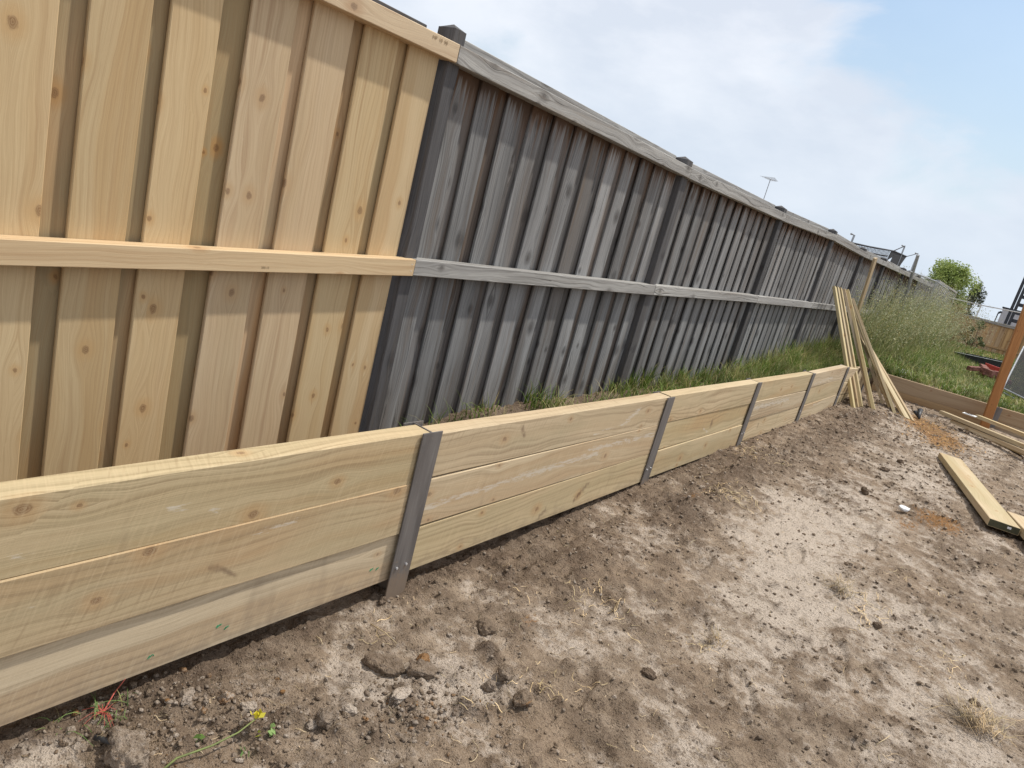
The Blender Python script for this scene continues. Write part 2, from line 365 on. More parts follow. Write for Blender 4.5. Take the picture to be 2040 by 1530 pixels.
M['end_olive'] = simple('dark_olive_end', (.06, .058, .03), .7)
M['poly'] = simple('black_poly_pipe', (.05, .052, .055), .45)
def leafmat(name, trans=.25):
    b = NB(name); a = b.n('ShaderNodeAttribute', attribute_name='tint')
    g = b.n('ShaderNodeTexCoord').outputs['Object']
    c = b.mix(b.rng(b.noise(g, 9, 3), .35, .65), b.mix(1, a.outputs[0], (.72, .75, .7), 'MULTIPLY'), b.mix(1, a.outputs[0], (1.2, 1.15, 1.1), 'MULTIPLY'))
    b.l(c, b.p.inputs['Base Color']); b.p.inputs['Roughness'].default_value = .55; b.p.inputs['Specular IOR Level'].default_value = .25
    tr = b.n('ShaderNodeBsdfTranslucent'); b.l(c, tr.inputs[0]); mx = b.n('ShaderNodeMixShader'); mx.inputs[0].default_value = trans
    b.l(b.p.outputs[0], mx.inputs[1]); b.l(tr.outputs[0], mx.inputs[2]); b.l(mx.outputs[0], b.o.inputs[0]); return b.m
M['leaf'] = leafmat('foliage')
M['straw'] = leafmat('dry_straw', .1)
def soilmat(name='soil', clod=False):
    b = NB(name); g = b.n('ShaderNodeTexCoord').outputs['Object']
    a = b.n('ShaderNodeAttribute', attribute_name='tint'); s = b.n('ShaderNodeSeparateColor'); b.l(a.outputs['Color'], s.inputs[0])
    fn = b.noise(g, 55, 6, .72); fn2 = b.noise(g, 260, 4, .7); md = b.noise(g, 9, 5, .6); big = b.noise(g, 2.2, 4, .6)
    brown = b.mix(b.rng(md, .35, .68), (.235, .175, .122), (.38, .295, .215))
    brown = b.mix(b.rng(big, .42, .62, 0, .4), brown, (.33, .235, .155))
    sand = b.mix(b.rng(fn, .35, .65), (.50, .415, .33), (.62, .525, .43))
    k = b.rng(b.math('ADD', s.outputs[0], b.math('MULTIPLY', b.math('SUBTRACT', fn, .5), 1.5)), .25, .95)
    c = b.mix(k, brown, sand)
    c = b.mix(b.rng(fn, .53, .68, 0, .6), c, (.085, .058, .042))
    c = b.mix(b.rng(fn2, .56, .70, 0, .6), c, (.50, .42, .35))
    c = b.mix(b.rng(fn2, .46, .33, 0, .7), c, (.06, .042, .03))
    c = b.mix(b.math('MULTIPLY', s.outputs[2], .75), c, b.mix(b.rng(fn, .4, .6), (.085, .058, .04), (.17, .12, .085)))
    og = b.rng(b.math('ADD', s.outputs[1], b.math('MULTIPLY', b.math('SUBTRACT', b.noise(b.scale(g, (60, 25, 30)), 1, 5, .7), .5), 1.7)), .4, .7, 0, .8)
    c = b.mix(og, c, b.mix(fn2, (.38, .20, .07), (.22, .10, .035)))
    # little crumbs: cells of differing tone
    vo = b.n('ShaderNodeTexVoronoi'); b.l(g, vo.inputs['Vector']); vo.inputs['Scale'].default_value = 70
    vc = b.n('ShaderNodeSeparateColor'); b.l(vo.outputs['Color'], vc.inputs[0])
    c = b.mix(b.math('MULTIPLY', b.rng(vo.outputs['Distance'], .25, .45, 1, 0), b.rng(vc.outputs[0], .72, .82, 0, .6)), c, b.mix(vc.outputs[1], (.05, .035, .026), (.20, .15, .11)))
    b.l(c, b.p.inputs['Base Color']); b.p.inputs['Roughness'].default_value = .95; b.p.inputs['Specular IOR Level'].default_value = .1
    v2 = b.n('ShaderNodeTexVoronoi'); b.l(g, v2.inputs['Vector']); v2.inputs['Scale'].default_value = 120
    h = b.math('ADD', b.math('MULTIPLY', fn, 1.2), b.math('ADD', b.math('MULTIPLY', fn2, .35), b.math('MULTIPLY', b.rng(v2.outputs['Distance'], 0, .5, 1, 0), .35)))
    b.bump(h, 1.0, .014)
    return b.m
M['soil'] = soilmat()

# ------------------------------------------------------------------ ground
WX = -1.46                                      # face of the sleeper wall
def ss(x, a, b): t = np.clip((x-a)/(b-a), 0, 1); return t*t*(3-2*t)
CW0 = Vector((-1.52, 11.55, 0)); CWd = Vector((1, .30, 0)).normalized()      # cross wall line
def base_h(x, y):
    g = np.interp(y, [-20, 0, 1.8, 3.8, 5.5, 7.2, 8.8, 10, 11.5, 13, 200], [-.05, -.02, -.03, .045, .085, .105, .14, .16, .15, .15, .15])
    g = g + .02*np.exp(-((x+1.0)/.4)**2-((y-9.7)/.9)**2)*3 + .02*np.exp(-((x+1.15)/.25)**2-((y-4.7)/.9)**2)*1.5
    g = g - .02*ss(x, -.6, .6)*ss(y, 2, 6)
    bk = np.interp(y, [-20, 2.1, 3.0, 6, 8, 10, 12, 20, 30, 200], [.06, .08, .27, .28, .33, .40, .43, .52, .62, .7])
    far = np.interp(y, [0, 11, 12.5, 20, 30, 60, 400], [.4, .4, .42, .50, .60, .62, .3])
    k = ss(-x, 1.51, 1.72)
    h = g*(1-k)+bk*k
    cwy = CW0.y+.03+(x-CW0.x)*.30
    kk = ss(y-cwy, .0, .14)
    return h*(1-kk)+np.maximum(far, h)*kk
xs = np.concatenate([-np.geomspace(300, 2.5, 40), np.arange(-2.42, -1.86, .03), np.arange(-1.86, .72, .0062), np.geomspace(.74, 300, 60)])
ys = [-40, -20, -10, -5, -2, -1, -.4, 0, .2, .35]; y = .42
while y < 14: ys.append(y); y += .0045+.0031*y
while y < 600: ys.append(y); y += .05*y*.6
ys = np.array(ys)
X, Y = np.meshgrid(xs, ys)
H = base_h(X, Y)
near = ss(-Y, -15, -12)*ss(X, -3.0, -2.3)*ss(-X, -1.6, -.9)
def P(s, seed, sx=1, sy=1): return perlin(X/s*sx, Y/s*sy, seed)
def gs(x0, y0, rx, ry=None): ry = ry or rx; return np.exp(-((X-x0)/rx)**2-((Y-y0)/ry)**2)
# pale dry sand (r), saw dust (g), dark moist clods (b)
sand = .32+.36*P(.5, 1)+.40*P(.16, 2, .8, 1)+.34*P(.06, 12)+.22*P(.025, 13)
for a in [(-1.2, 1.38, .17, .16, .5), (-1.03, 1.62, .1, .12, .5), (-1.38, .6, .1, .13, .9), (-.58, 4.1, .35, 1.0, .6), (-.45, 3.2, .22, .6, .5), (-.1, 3.6, .2, .5, .4), (-.65, 5.6, .2, .7, .35), (.15, 2.95, .12, .35, .4), (.38, 3.2, .12, .4, .5),
          (-.3, 6.3, .35, 1.6, .35), (-.75, 9, .5, 1.5, .3), (.1, 9.5, .4, 2, .35), (-.85, 1.1, .12, .12, .4), (-.35, 2.0, .12, .2, .35)]:
    sand += a[4]*gs(*a[:4])
moist = .12+.36*P(.35, 3)+.42*P(.10, 4, .8, 1)+.36*P(.04, 15)
for a in [(-1.25, 4.9, .22, .9, .75), (-1.1, 3.6, .22, .5, .55), (-1.05, 7.5, .25, 1.4, .6), (-1.3, 2.6, .25, .5, .45), (-1.30, .95, .16, .2, .6), (-.7, 5.4, .2, .6, .35), (.0, 5.7, .22, .5, .3), (-.95, 1.3, .1, .1, .3), (-1.15, 8.8, .3, .6, .4)]:
    moist += a[4]*gs(*a[:4])
moist += .7*ss(-X, 1.36, 1.5)
for a in [(-.58, 4.1, .3, .9), (-1.38, .6, .1, .1), (.38, 3.2, .1, .4)]: moist -= .5*gs(*a)
sand += .6*gs(-1.0, 1.62, .10, .10)+.5*gs(-1.17, 1.42, .10, .12)+.5*gs(-.93, 1.8, .08, .1)
sand = np.clip(sand-.7*np.clip(moist-.2, 0, 1), 0, 1); moist = np.clip(moist, 0, 1)
saw = 1.0*gs(-.62, 9.75, .22, .5)+1.0*gs(-.32, 9.2, .22, .6)+.75*gs(-.03, 5.75, .22, .3)+.5*gs(-.2, 5.3, .12, .2)+.55*gs(-1.07, 2.15, .05, .08)+.45*gs(-1.2, 4.0, .06, .2)+.5*gs(-.6, 8.1, .05, .1)
saw = np.clip(saw, 0, 1)
rough = np.clip(.55+.8*moist-.45*sand, .22, 1.4)
near_d = near
disp = .016*P(.7, 5)+.012*P(.26, 6)+rough*(.013*np.abs(P(.12, 7))+.006*P(.08, 17)+.0085*np.abs(P(.055, 8))+.0115*np.abs(P(.032, 9))+.011*np.abs(P(.017, 10))+.0055*P(.035, 20, .3, 1))
disp += .004*P(.04, 14, 1, .35)*sand
grassside = ss(-X, 1.5, 1.6)
H = H+disp*near_d
FPR = [(-.75, 2.0, .3), (-.95, 2.55, .2), (-.62, 2.75, .4), (-.85, 3.3, .1), (-.35, 2.5, .5), (-.15, 3.1, .3), (-.55, 3.9, .2), (-.9, 4.3, .0), (.1, 3.9, .3), (-.3, 4.6, .1), (-.7, 5.1, .2), (-.5, 1.75, .9), (-.95, 1.75, .6), (.2, 5.0, .2), (-.3, 6.6, .3), (-.8, 6.3, .1)]
for (x0, y0, an_) in FPR:
    ca, sa = math.cos(an_), math.sin(an_); xx = (X-x0)*ca+(Y-y0)*sa; yy = -(X-x0)*sa+(Y-y0)*ca
    wd_ = .046-.012*ss(yy, -.1, .0)*ss(-yy, -.02, .08); dd_ = np.sqrt((xx/wd_)**2+(yy/.14)**2)
    m_ = 1-ss(dd_, .82, 1.06); rim = np.exp(-((dd_-1.15)/.14)**2)
    tread = .003*(np.sin(yy*230) > 0)
    H = H*(1)+(-.013*m_+.007*rim-tread*m_)*(np.abs(xx) < .3)*(np.abs(yy) < .4); sand = np.clip(sand+.15*m_, 0, 1); moist = np.clip(moist+.18*rim*(dd_ < 2), 0, 1)
# clods pressed up out of the dirt
NC = 14000
cy = .45+(13-.45)*rng.random(NC)**1.9; cx = -1.5+2.2*rng.random(NC); cr_ = .004+.026*rng.random(NC)**4.5+.0012*cy*rng.random(NC)
cr_ = np.minimum(.045, cr_*(1+1.0*((cx < -.8) & (rng.random(NC) < .2))+.7*(rng.random(NC) < .06)))
for x0, y0, r in zip(cx, cy, cr_):
    i0, i1 = np.searchsorted(ys, (y0-r, y0+r)); j0, j1 = np.searchsorted(xs, (x0-r, x0+r))
    if i1-i0 < 1 or j1-j0 < 1: continue
    iy = (i0+i1)//2; ix = (j0+j1)//2
    mloc = moist[min(iy, len(ys)-1), min(ix, len(xs)-1)]
    if random.random() > .25+1.1*mloc: continue
    xx = X[i0:i1, j0:j1]-x0; yy = Y[i0:i1, j0:j1]-y0
    a = random.uniform(.7, 1.3); d = (xx*a/r)**2+(yy/a/r)**2+.38*np.sin(xx*3/r+x0*90)*np.sin(yy*3/r+y0*70)+.2*np.sin(xx*7/r+y0*90+yy*5/r)
    bmp = np.clip(1-d, 0, 1)**.6*r*random.uniform(.5, .95)*min(1, .017/r)
    if x0 < -1.40: bmp = bmp*.4
    H[i0:i1, j0:j1] += bmp
    moist[i0:i1, j0:j1] = np.clip(moist[i0:i1, j0:j1]+(random.uniform(-.3, .45))*(bmp > 0), 0, 1)
ny, nx = X.shape
idx = np.arange(nx*ny).reshape(ny, nx)
F = np.stack([idx[:-1, :-1], idx[:-1, 1:], idx[1:, 1:], idx[1:, :-1]], -1).reshape(-1, 4)
V = np.stack([X.ravel(), Y.ravel(), H.ravel()], 1)
ground = np_mesh('ground', V, F, M['soil'], col=np.stack([sand.ravel(), saw.ravel(), moist.ravel()], 1), smooth=True)
tag(ground, kind='structure')
def hat(x, y):
    x = np.asarray(x, float); y = np.asarray(y, float)
    j = np.clip(np.searchsorted(xs, x)-1, 0, nx-2); i = np.clip(np.searchsorted(ys, y)-1, 0, ny-2)
    tx = (x-xs[j])/(xs[j+1]-xs[j]); ty = (y-ys[i])/(ys[i+1]-ys[i])
    return (H[i, j]*(1-tx)+H[i, j+1]*tx)*(1-ty)+(H[i+1, j]*(1-tx)+H[i+1, j+1]*tx)*ty
def hz_(x, y): return float(hat(x, y))
def gpx(u, v, z=0.0):
    """ground point seen at a pixel"""
    for _ in range(6):
        p = onZ(u, v, z); z = hz_(p.x, p.y)
    return onZ(u, v, z)

# ------------------------------------------------------------------ tall side fences
ZR = E0
def ipt(y, tab): return float(np.interp(y, [t[0] for t in tab], [t[1] for t in tab]))
TOPL = [(1.4, ZR+.463), (2.3, ZR+.474), (4.77, ZR+.456), (7.17, ZR+.474), (9.4, ZR+.525), (11.4, ZR+.51), (13.2, ZR+.53), (25, ZR+.62)]   # lower edge of the top rail
MIDU = [(2.3, ZR-.352), (4.8, ZR-.315), (7.2, ZR-.277), (9.35, ZR-.253), (11.4, ZR-.235), (25, ZR-.12)]
PY = [2.309, 4.80, 7.19, 9.40, 11.40, 13.24, 15.5, 17.8, 20.1, 22.4, 24.7]
FX = -2.2
def paling_bay(y0, y1, period, wf, topf, botz, mat_f, mat_r, parent, new=False, xj=0):
    """lapped palings: front boards, and recessed boards showing between them"""
    a = MB(); b = MB(); y = y0; k = 0
    while y < y1-.03:
        wd = min(wf*random.uniform(.97, 1.03), y1-y-.002)
        dj = random.uniform(0, .003) if new else random.uniform(0, .006)
        tl = random.uniform(-.002, .002) if new else random.uniform(-.004, .004)
        zt = topf(y+wd/2)
        cx_ = FX-.064-.008-dj
        n = 10
        a.beam((cx_, y+wd/2+tl, botz(y)), (cx_, y+wd/2-tl, zt), (0, wd/2, 0), (.0075, 0, 0), n=n, ch=.0025, warp=.0012 if new else .003)
        y2 = y+period
        if y2 < y1+.1:
            c2 = (y+wd+y2)/2; w2 = min(.176, y2-y-.004)
            
            if c2+w2/2 > y1-.002: ya_ = y+wd-.05; yb_ = min(y1-.002, y2+.05); c2 = (ya_+yb_)/2; w2 = yb_-ya_
            b.beam((cx_-.021, c2, botz(c2)), (cx_-.021, c2, zt-.004), (0, w2/2, 0), (.0075, 0, 0), n=n, ch=.0025, warp=.001)
        y = y2+random.uniform(-.004, .004); k += 1
    a.build('front_palings', mat_f, parent)
    b.build('recessed_palings', mat_r, parent)
# new section, left of the joint post
nf = empty('paling_fence', (-2.27, .7, .27), 'fresh yellow pine paling fence section with new rails at left', 'fence')
# boards placed from the photograph's joints
edges = [-1.27, -1.05, -.82, -.6, -.37, -.15, .06, .27, .49, .70, .925, 1.143, 1.392, 1.620, 1.848, 2.073, 2.25]
a = MB(); b = MB()
for k, e in enumerate(edges[:-1]):
    nx_ = edges[k+1]; wd = (nx_-e)*random.choice([.62, .68, .72, .76]); 
    if k == 9: wd = .155
    if e < .7: pass
    cx_ = FX-.060-random.uniform(0, .002)
    zt = ZR+.53; 
    last = (k == len(edges)-2)
    if last: wd = .17
    a.beam((cx_, e+wd/2, .08), (cx_, e+wd/2, zt), (0, wd/2, 0), (.008, 0, 0), n=14, ch=.003, warp=.0012)
    if not last:
        c2 = (e+wd+nx_)/2
        b.beam((cx_-.022, c2, .08), (cx_-.022, c2, zt-.004), (0, .072, 0), (.0075, 0, 0), n=14, ch=.0025, warp=.001)
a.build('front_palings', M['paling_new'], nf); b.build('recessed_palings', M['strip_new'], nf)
r = MB()
def rail(mb, pts, x0, x1, hh, n=6):
    """rail along y: pts = (y0, zc0), (y1, zc1)"""
    (ya, za), (yb, zb) = pts
    mb.beam(((x0+x1)/2, ya, za), ((x0+x1)/2, yb, zb), (0, 0, hh), (abs(x0-x1)/2, 0, 0), n=n, ch=.0025, warp=.0006)
rail(r, ((-1.3, ZR+.478), (2.290, ZR+.509)), FX, FX-.078, .0355)
tr = r.build('top_rail', M['rail_new'], nf)
r = MB(); rail(r, ((-1.3, ZR-.585), (2.311, ZR-.391)), FX, FX-.053, .037)
mr = r.build('middle_rail', M['rail_new'], nf)
r = MB(); rail(r, ((-1.3, ZR+.553), (2.20, ZR+.560)), FX-.118, FX-.135, .022); r.build('rear_capping', M['post_old'], nf)
for (yy, zz) in [(2.292, ZR-.375), (2.294, ZR-.405)]:
    nl = MB(); nl.tube([(FX-.002, yy, zz), (FX+.0012, yy, zz)], .003, 8); nl.build('nail', M['bolt'], mr)
def text_on(txt, p, size, mat, parent, vec=(0, 1, 0), name='stamp', shear=0):
    cu = bpy.data.curves.new(name, 'FONT'); cu.body = txt; cu.size = size; cu.extrude = .0002
    o = bpy.data.objects.new(name, cu); C.objects.link(o)
    dx = Vector(vec).normalized(); nrm = Vector((1, 0, 0)); dz = nrm.cross(dx)
    mm = Matrix((dx, dz, nrm)).transposed().to_4x4(); mm.translation = p
    o.matrix_world = mm
    bpy.context.view_layer.update()
    me = bpy.data.meshes.new_from_object(o.evaluated_get(bpy.context.evaluated_depsgraph_get())); me.transform(mm)
    bpy.data.objects.remove(o)
    return link(name, me, mat, parent)
text_on('MP  10  90', onX(862, 76, FX+.001), .020, M['stamp'], tr, (0, 1, .01))
text_on('200-15', onX(520, 535, FX+.001), .012, M['stamp'], mr, (0, 1, .054))

# old grey fence
of = empty('weathered_paling_fence', (-2.27, 2.335, .27), 'long weathered grey timber paling fence running away beside the grass', 'fence')
def cap_post(y, zt, parent, big=False):
    m = MB(); x1 = FX-.028; hw = .037 if big else .05
    xb = x1-.10; n = 8
    m.beam(((x1+xb)/2, y, .1), ((x1+xb)/2, y, zt), (0, hw, 0), (.05, 0, 0), n=n, ch=.004, warp=.001)
    base = len(m.v)
    cxx = (x1+xb)/2
    pts = [(cxx-.046, y-hw+.004, zt+.0005), (cxx+.046, y-hw+.004, zt+.0005), (cxx+.046, y+hw-.004, zt+.0005), (cxx-.046, y+hw-.004, zt+.0005), (cxx, y, zt+.022)]
    for q in pts: m.v.append(q); m.t.append((.9, .5, .5, q[2]))
    for f in ((0, 1, 4), (1, 2, 4), (2, 3, 4), (3, 0, 4)):
        m.f.append(tuple(base+i for i in f)); m.uv += [(0, 0), (.1, 0), (.05, .05)]
    m.build('post', M['post_old'], parent)
for k, y in enumerate(PY):
    cap_post(y, ipt(y, TOPL)+(.128 if k == 0 else .115), of, k == 0)
for k in range(len(PY)-1):
    y0, y1 = PY[k]+(.039 if k == 0 else .052), PY[k+1]-.052
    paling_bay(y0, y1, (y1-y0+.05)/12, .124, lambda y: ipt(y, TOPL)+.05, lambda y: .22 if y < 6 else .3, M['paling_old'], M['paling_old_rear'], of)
    ra = PY[k]+(-.017 if k == 0 else 0)
    r = MB(); rail(r, ((ra+.002, ipt(ra, TOPL)+.035+random.uniform(-.002, .002)), (PY[k+1]-.001, ipt(PY[k+1], TOPL)+.035)), FX, FX-.076, .036, n=10); r.build('top_rail', M['rail_old'], of)
    r = MB(); rail(r, ((ra+(.021 if k == 0 else .003), ipt(ra, MIDU)-.036), (PY[k+1]-.002, ipt(PY[k+1], MIDU)-.036+random.uniform(-.004, .004))), FX, FX-.066, .036, n=10); r.build('middle_rail', M['rail_old'], of)
    r = MB(); rail(r, ((PY[k]+.055, ipt(ra, TOPL)+.097), (PY[k+1]-.055, ipt(PY[k+1], TOPL)+.094)), FX-.118, FX-.138, .030, n=10); r.build('capping_strip', M['rail_old'], of)

# ------------------------------------------------------------------ sleeper retaining wall
rw = empty('retaining_wall', (-1.5, 1.79, 0), 'low retaining wall of pale stacked pine sleepers between grey steel posts', 'retaining wall')
def mark_attr(o, fn):
    me = o.data; n = len(me.vertices); co = np.empty(n*3, 'f'); me.vertices.foreach_get('co', co); co = co.reshape(-1, 3)
    m = np.clip(fn(co), 0, 1).astype('f'); ca = me.color_attributes.new('mark', 'FLOAT_COLOR', 'POINT')
    ca.data.foreach_set('color', np.hstack([m, np.ones((n, 1), 'f')]).ravel())
POSTS = [1.79, 3.82, 5.50, 7.215, 8.84, 10.35]
#        y0, y1, boundaries left end, boundaries right end, x offsets top/mid/bottom
BAYS = [(-1.45, 1.79, (.648, .446, .245, .043), (.632, .447, .252, .058), (0, .004, -.010)),
        (1.79, 3.82, (.630, .449, .256, .068), (.617, .451, .266, .084), (0, .002, .001)),
        (3.82, 5.50, (.626, .448, .273, .090), (.618, .448, .270, .098), (.001, -.003, .002)),
        (5.50, 7.215, (.614, .452, .295, .103), (.620, .446, .280, .110), (0, .003, -.002)),
        (7.215, 8.84, (.620, .460, .280, .112), (.625, .490, .292, .136), (0, -.002, .003)),
        (8.84, 10.35, (.60, .44, .27, .12), (.56, .40, .25, .13), (-.004, 0, 0))]
def band(co, pa, pb, wdt):
    """1 on a line in (y,z) from pa to pb fading over wdt"""
    ax, az = pa; bx, bz = pb; d = np.array([bx-ax, bz-az]); L2 = d@d
    q = co[:, 1:]-np.array([ax, az]); t = np.clip(q@d/L2, 0, 1); r_ = np.hypot(*(q-t[:, None]*d).T)
    return np.clip(1-r_/wdt, 0, 1)
W_MARK = {(1, 1): [((1.86, .33), (2.5, .355), .028), ((2.4, .35), (3.1, .37), .035), ((3.0, .40), (3.75, .395), .03)],
          (1, 0): [((3.3, .50), (3.45, .58), .035), ((3.0, .48), (3.3, .51), .012)],
          (2, 1): [((4.6, .33), (4.7, .30), .02)],
          (3, 1): [((5.6, .40), (6.6, .40), .05)], (4, 0): [((7.4, .50), (8.2, .53), .03)], (4, 2): [((7.7, .25), (8.3, .25), .02)],
          (0, 0): [((1.00, .515), (1.02, .50), .02), ((.88, .54), (.93, .53), .018), ((.55, .50), (.60, .50), .015)],
          (0, 1): [((1.15, .40), (1.28, .42), .02), ((.60, .36), (.62, .37), .014)]}
D_MARK = {(0, 0): [((.489, .66), (.493, .43), .03)], (0, 1): [((.494, .45), (.497, .34), .022), ((1.02, .34), (1.1, .29), .012)], (0, 2): [((.46, .24), (.462, .20), .012)],
          (1, 2): [((3.0, .12), (3.1, .2), .02), ((2.7, .1), (2.75, .13), .02)], (2, 1): [((4.7, .42), (4.74, .30), .018)], (1, 0): [((2.35, .60), (2.38, .55), .015)],
          (3, 2): [((5.9, .25), (5.93, .16), .012)]}
sl_lab = {}
for bi, (y0, y1, zl, zr, offs) in enumerate(BAYS):
    for k in range(3):
        m = MB(); ya, yb = y0+.006, y1-.006
        c = WX-.0375+offs[k]
        za = (zl[k]+zl[k+1])/2; zb = (zr[k]+zr[k+1])/2; hw_ = ((zl[k]-zl[k+1])+(zr[k]-zr[k+1]))/4-.0012
        fine_ = bi < 2
        m.beam((c, ya, za), (c, yb, zb), (0, 0, hw_), (.0375, 0, 0), n=int((yb-ya)/(.02 if fine_ else .04)), ch=.003, warp=.001, sub=12 if fine_ else 6)
        o = m.build('sleeper', M['sleeper'], rw)
        key = (bi, k)
        def fn(co, key=key):
            res = np.zeros((len(co), 3)); front = co[:, 0] > WX-.06
            for pa, pb, wd in W_MARK.get(key, []): res[:, 0] = np.maximum(res[:, 0], band(co, pa, pb, wd))
            for pa, pb, wd in D_MARK.get(key, []): res[:, 1] = np.maximum(res[:, 1], band(co, pa, pb, wd))
            return res*front[:, None]
        mark_attr(o, fn)
        if key == (0, 2):
            for (u, v, kk) in [(436, 1247, 0), (452, 1250, 1), (300, 1308, 2), (740, 1135, 0), (752, 1133, 1)]:
                p = onX(u, v, WX-.0090); q = MB(); s_ = .007
                for j in range(2):
                    pts = [(p.x, p.y+s_*math.cos(t*1.1+kk)*(1+.3*j), p.z+s_*.7*math.sin(t*1.7+kk+j)) for t in range(5)]
                    q.tube(pts, .0011, 4)
                q.build('ink_mark', M['ink'], o)
for i, y in enumerate(POSTS):
    t = MB(); zt = BAYS[i][3][0]+(.006 if i == 0 else .002); zb = hz_(WX+.02, y)-.15
    hwf = .049
    t.beam((WX+.0085, y+.004, zb), (WX+.0085, y, zt), (0, hwf, 0), (.003, 0, 0), n=6, ch=.001, warp=.0004)
    t.beam((WX-.0395, y, zb), (WX-.0395, y, zt-.001), (0, .0025, 0), (.044, 0, 0), n=2, ch=.0005)
    t.beam((WX-.0875, y, zb), (WX-.0875, y, zt), (0, hwf, 0), (.003, 0, 0), n=2, ch=.001)
    p = t.build('steel_post', M['steel'], rw)
    zs = ipt(i, [(0, .118), (1, .17), (2, .2), (5, .3)])
    for dy in (-.024, .022):
        bm_ = MB(); bm_.tube([(WX+.0115, y+dy, zs+dy*.1), (WX+.0165, y+dy, zs+dy*.1)], .0045, 8); bm_.build('bolt', M['bolt'], p)
        if i > 2: break
# cross wall at the far end
cw = empty('retaining_wall', CW0+Vector((.1, 0, .3)), 'shaded brown sleeper wall crossing the far end of the dug ground', 'retaining wall')
CWt = .455
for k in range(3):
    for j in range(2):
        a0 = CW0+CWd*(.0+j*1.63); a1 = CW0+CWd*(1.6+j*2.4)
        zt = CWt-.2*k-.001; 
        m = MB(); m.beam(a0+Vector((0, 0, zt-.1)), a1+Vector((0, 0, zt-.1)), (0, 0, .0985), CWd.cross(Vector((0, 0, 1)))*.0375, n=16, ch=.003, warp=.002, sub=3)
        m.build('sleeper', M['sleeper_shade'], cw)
nrm = CWd.cross(Vector((0, 0, 1))).normalized()       # towards the camera
pc = CW0+CWd*1.615
for s_ in (0,):
    t = MB(); q = pc+nrm*.0445; t.beam(q+Vector((0, 0, -.1)), q+Vector((0, 0, CWt-.01)), CWd*.05, nrm*.003, n=2, ch=.001)
    q = pc; t.beam(q+Vector((0, 0, -.1)), q+Vector((0, 0, CWt-.012)), CWd*.003, nrm*.0405, n=2, ch=.0005)
    t.build('steel_post', M['steel'], cw)

# ------------------------------------------------------------------ timber lying and leaning
def plank(p0, p1, w_, t_, label, cat='plank', group=None, name='plank', mat='plank', face=None, n=8, warp=.0012):
    p0 = Vector(p0); p1 = Vector(p1); d = (p1-p0).normalized()
    f = Vector(face) if face else Vector((1, -1, .3))
    a_ = d.cross(f).normalized(); b_ = a_.cross(d).normalized()
    m = MB(); L = (p1-p0).length
    m.beam((0, 0, 0), p1-p0, a_*w_/2, b_*t_/2, n=n, ch=.002, warp=warp)
    o = m.build(name, M[mat]); o.location = p0
    return tag(o, label, cat, group)
G1 = 'pine planks leaning on the grey fence'
LP = [((1701, 812), (1662, 572), -2.13, 'outermost plank of the upright left bundle leaning on the grey fence', .056, .036),
      ((1709, 811), (1668, 573), -2.13, 'middle plank of the upright left bundle leaning on the grey fence', .056, .036),
      ((1717, 810), (1674, 575), -2.13, 'right plank of the upright left bundle leaning on the grey fence', .056, .036),
      ((1742, 817), (1689, 580), -2.11, 'pale plank standing out in the middle of the leaning planks', .066, .038),
      ((1736, 811), (1682, 578), -2.15, 'plank tucked just behind the pale middle plank of the leaning bundle', .056, .036),
      ((1760, 806), (1694, 603), -2.14, 'dark shaded plank seen through the gap of the leaning planks', .056, .036),
      ((1784, 824), (1699, 597), -2.09, 'upper plank of the pair leaning between the middle plank and the slanting bundle', .05, .034),
      ((1776, 819), (1696, 600), -2.13, 'lower plank of the pair leaning between the middle plank and the slanting bundle', .056, .036),
      ((1819, 838), (1702, 640), -2.02, 'topmost plank of the most slanting bundle leaning towards the grey fence', .042, .032),
      ((1814, 836), (1699, 639), -2.03, 'second plank of the most slanting bundle leaning towards the grey fence', .042, .032),
      ((1809, 834), (1696, 637), -2.04, 'third plank of the most slanting bundle leaning towards the grey fence', .042, .032),
      ((1804, 832), (1693, 634), -2.05, 'lowest plank of the most slanting bundle leaning towards the grey fence', .042, .032)]
for i, (bp, tp, xx, lab, w_, t_) in enumerate(LP):
    p0 = gpx(*bp); p1 = onX(tp[0], tp[1], xx)
    plank(p0-Vector((0, 0, .012)), p1, w_, t_, lab, group=G1, face=(.9, -.35, 0) if i < 8 else (.5, -.3, .8))
pt = onX(1744, 514, -2.13); pl = onX(1711, 615, -2.13); d = (pl-pt).normalized(); tt = (pt.z-.42)/(-d.z)
plank(pt+d*tt, pt, .07, .035, 'tall single plank standing against the grey fence above the leaning bundle', mat='plank', face=(1, -.3, 0), name='plank')
# black thing at the foot of the slanting bundle
m = MB(); p = gpx(1822, 832)
pts = [p+Vector((.02, .1, .10)), p+Vector((.03, .02, .05)), p+Vector((.05, -.05, .015))]
m.tube(pts, .03, 7, .015); m.tube([p+Vector((-.03, .1, .06)), p+Vector((.03, .03, .02))], .022, 6, .012)
o = m.build('work_glove', M['black'], smooth=True); tag(o, 'small black crumpled glove at the foot of the most slanting planks', 'glove')
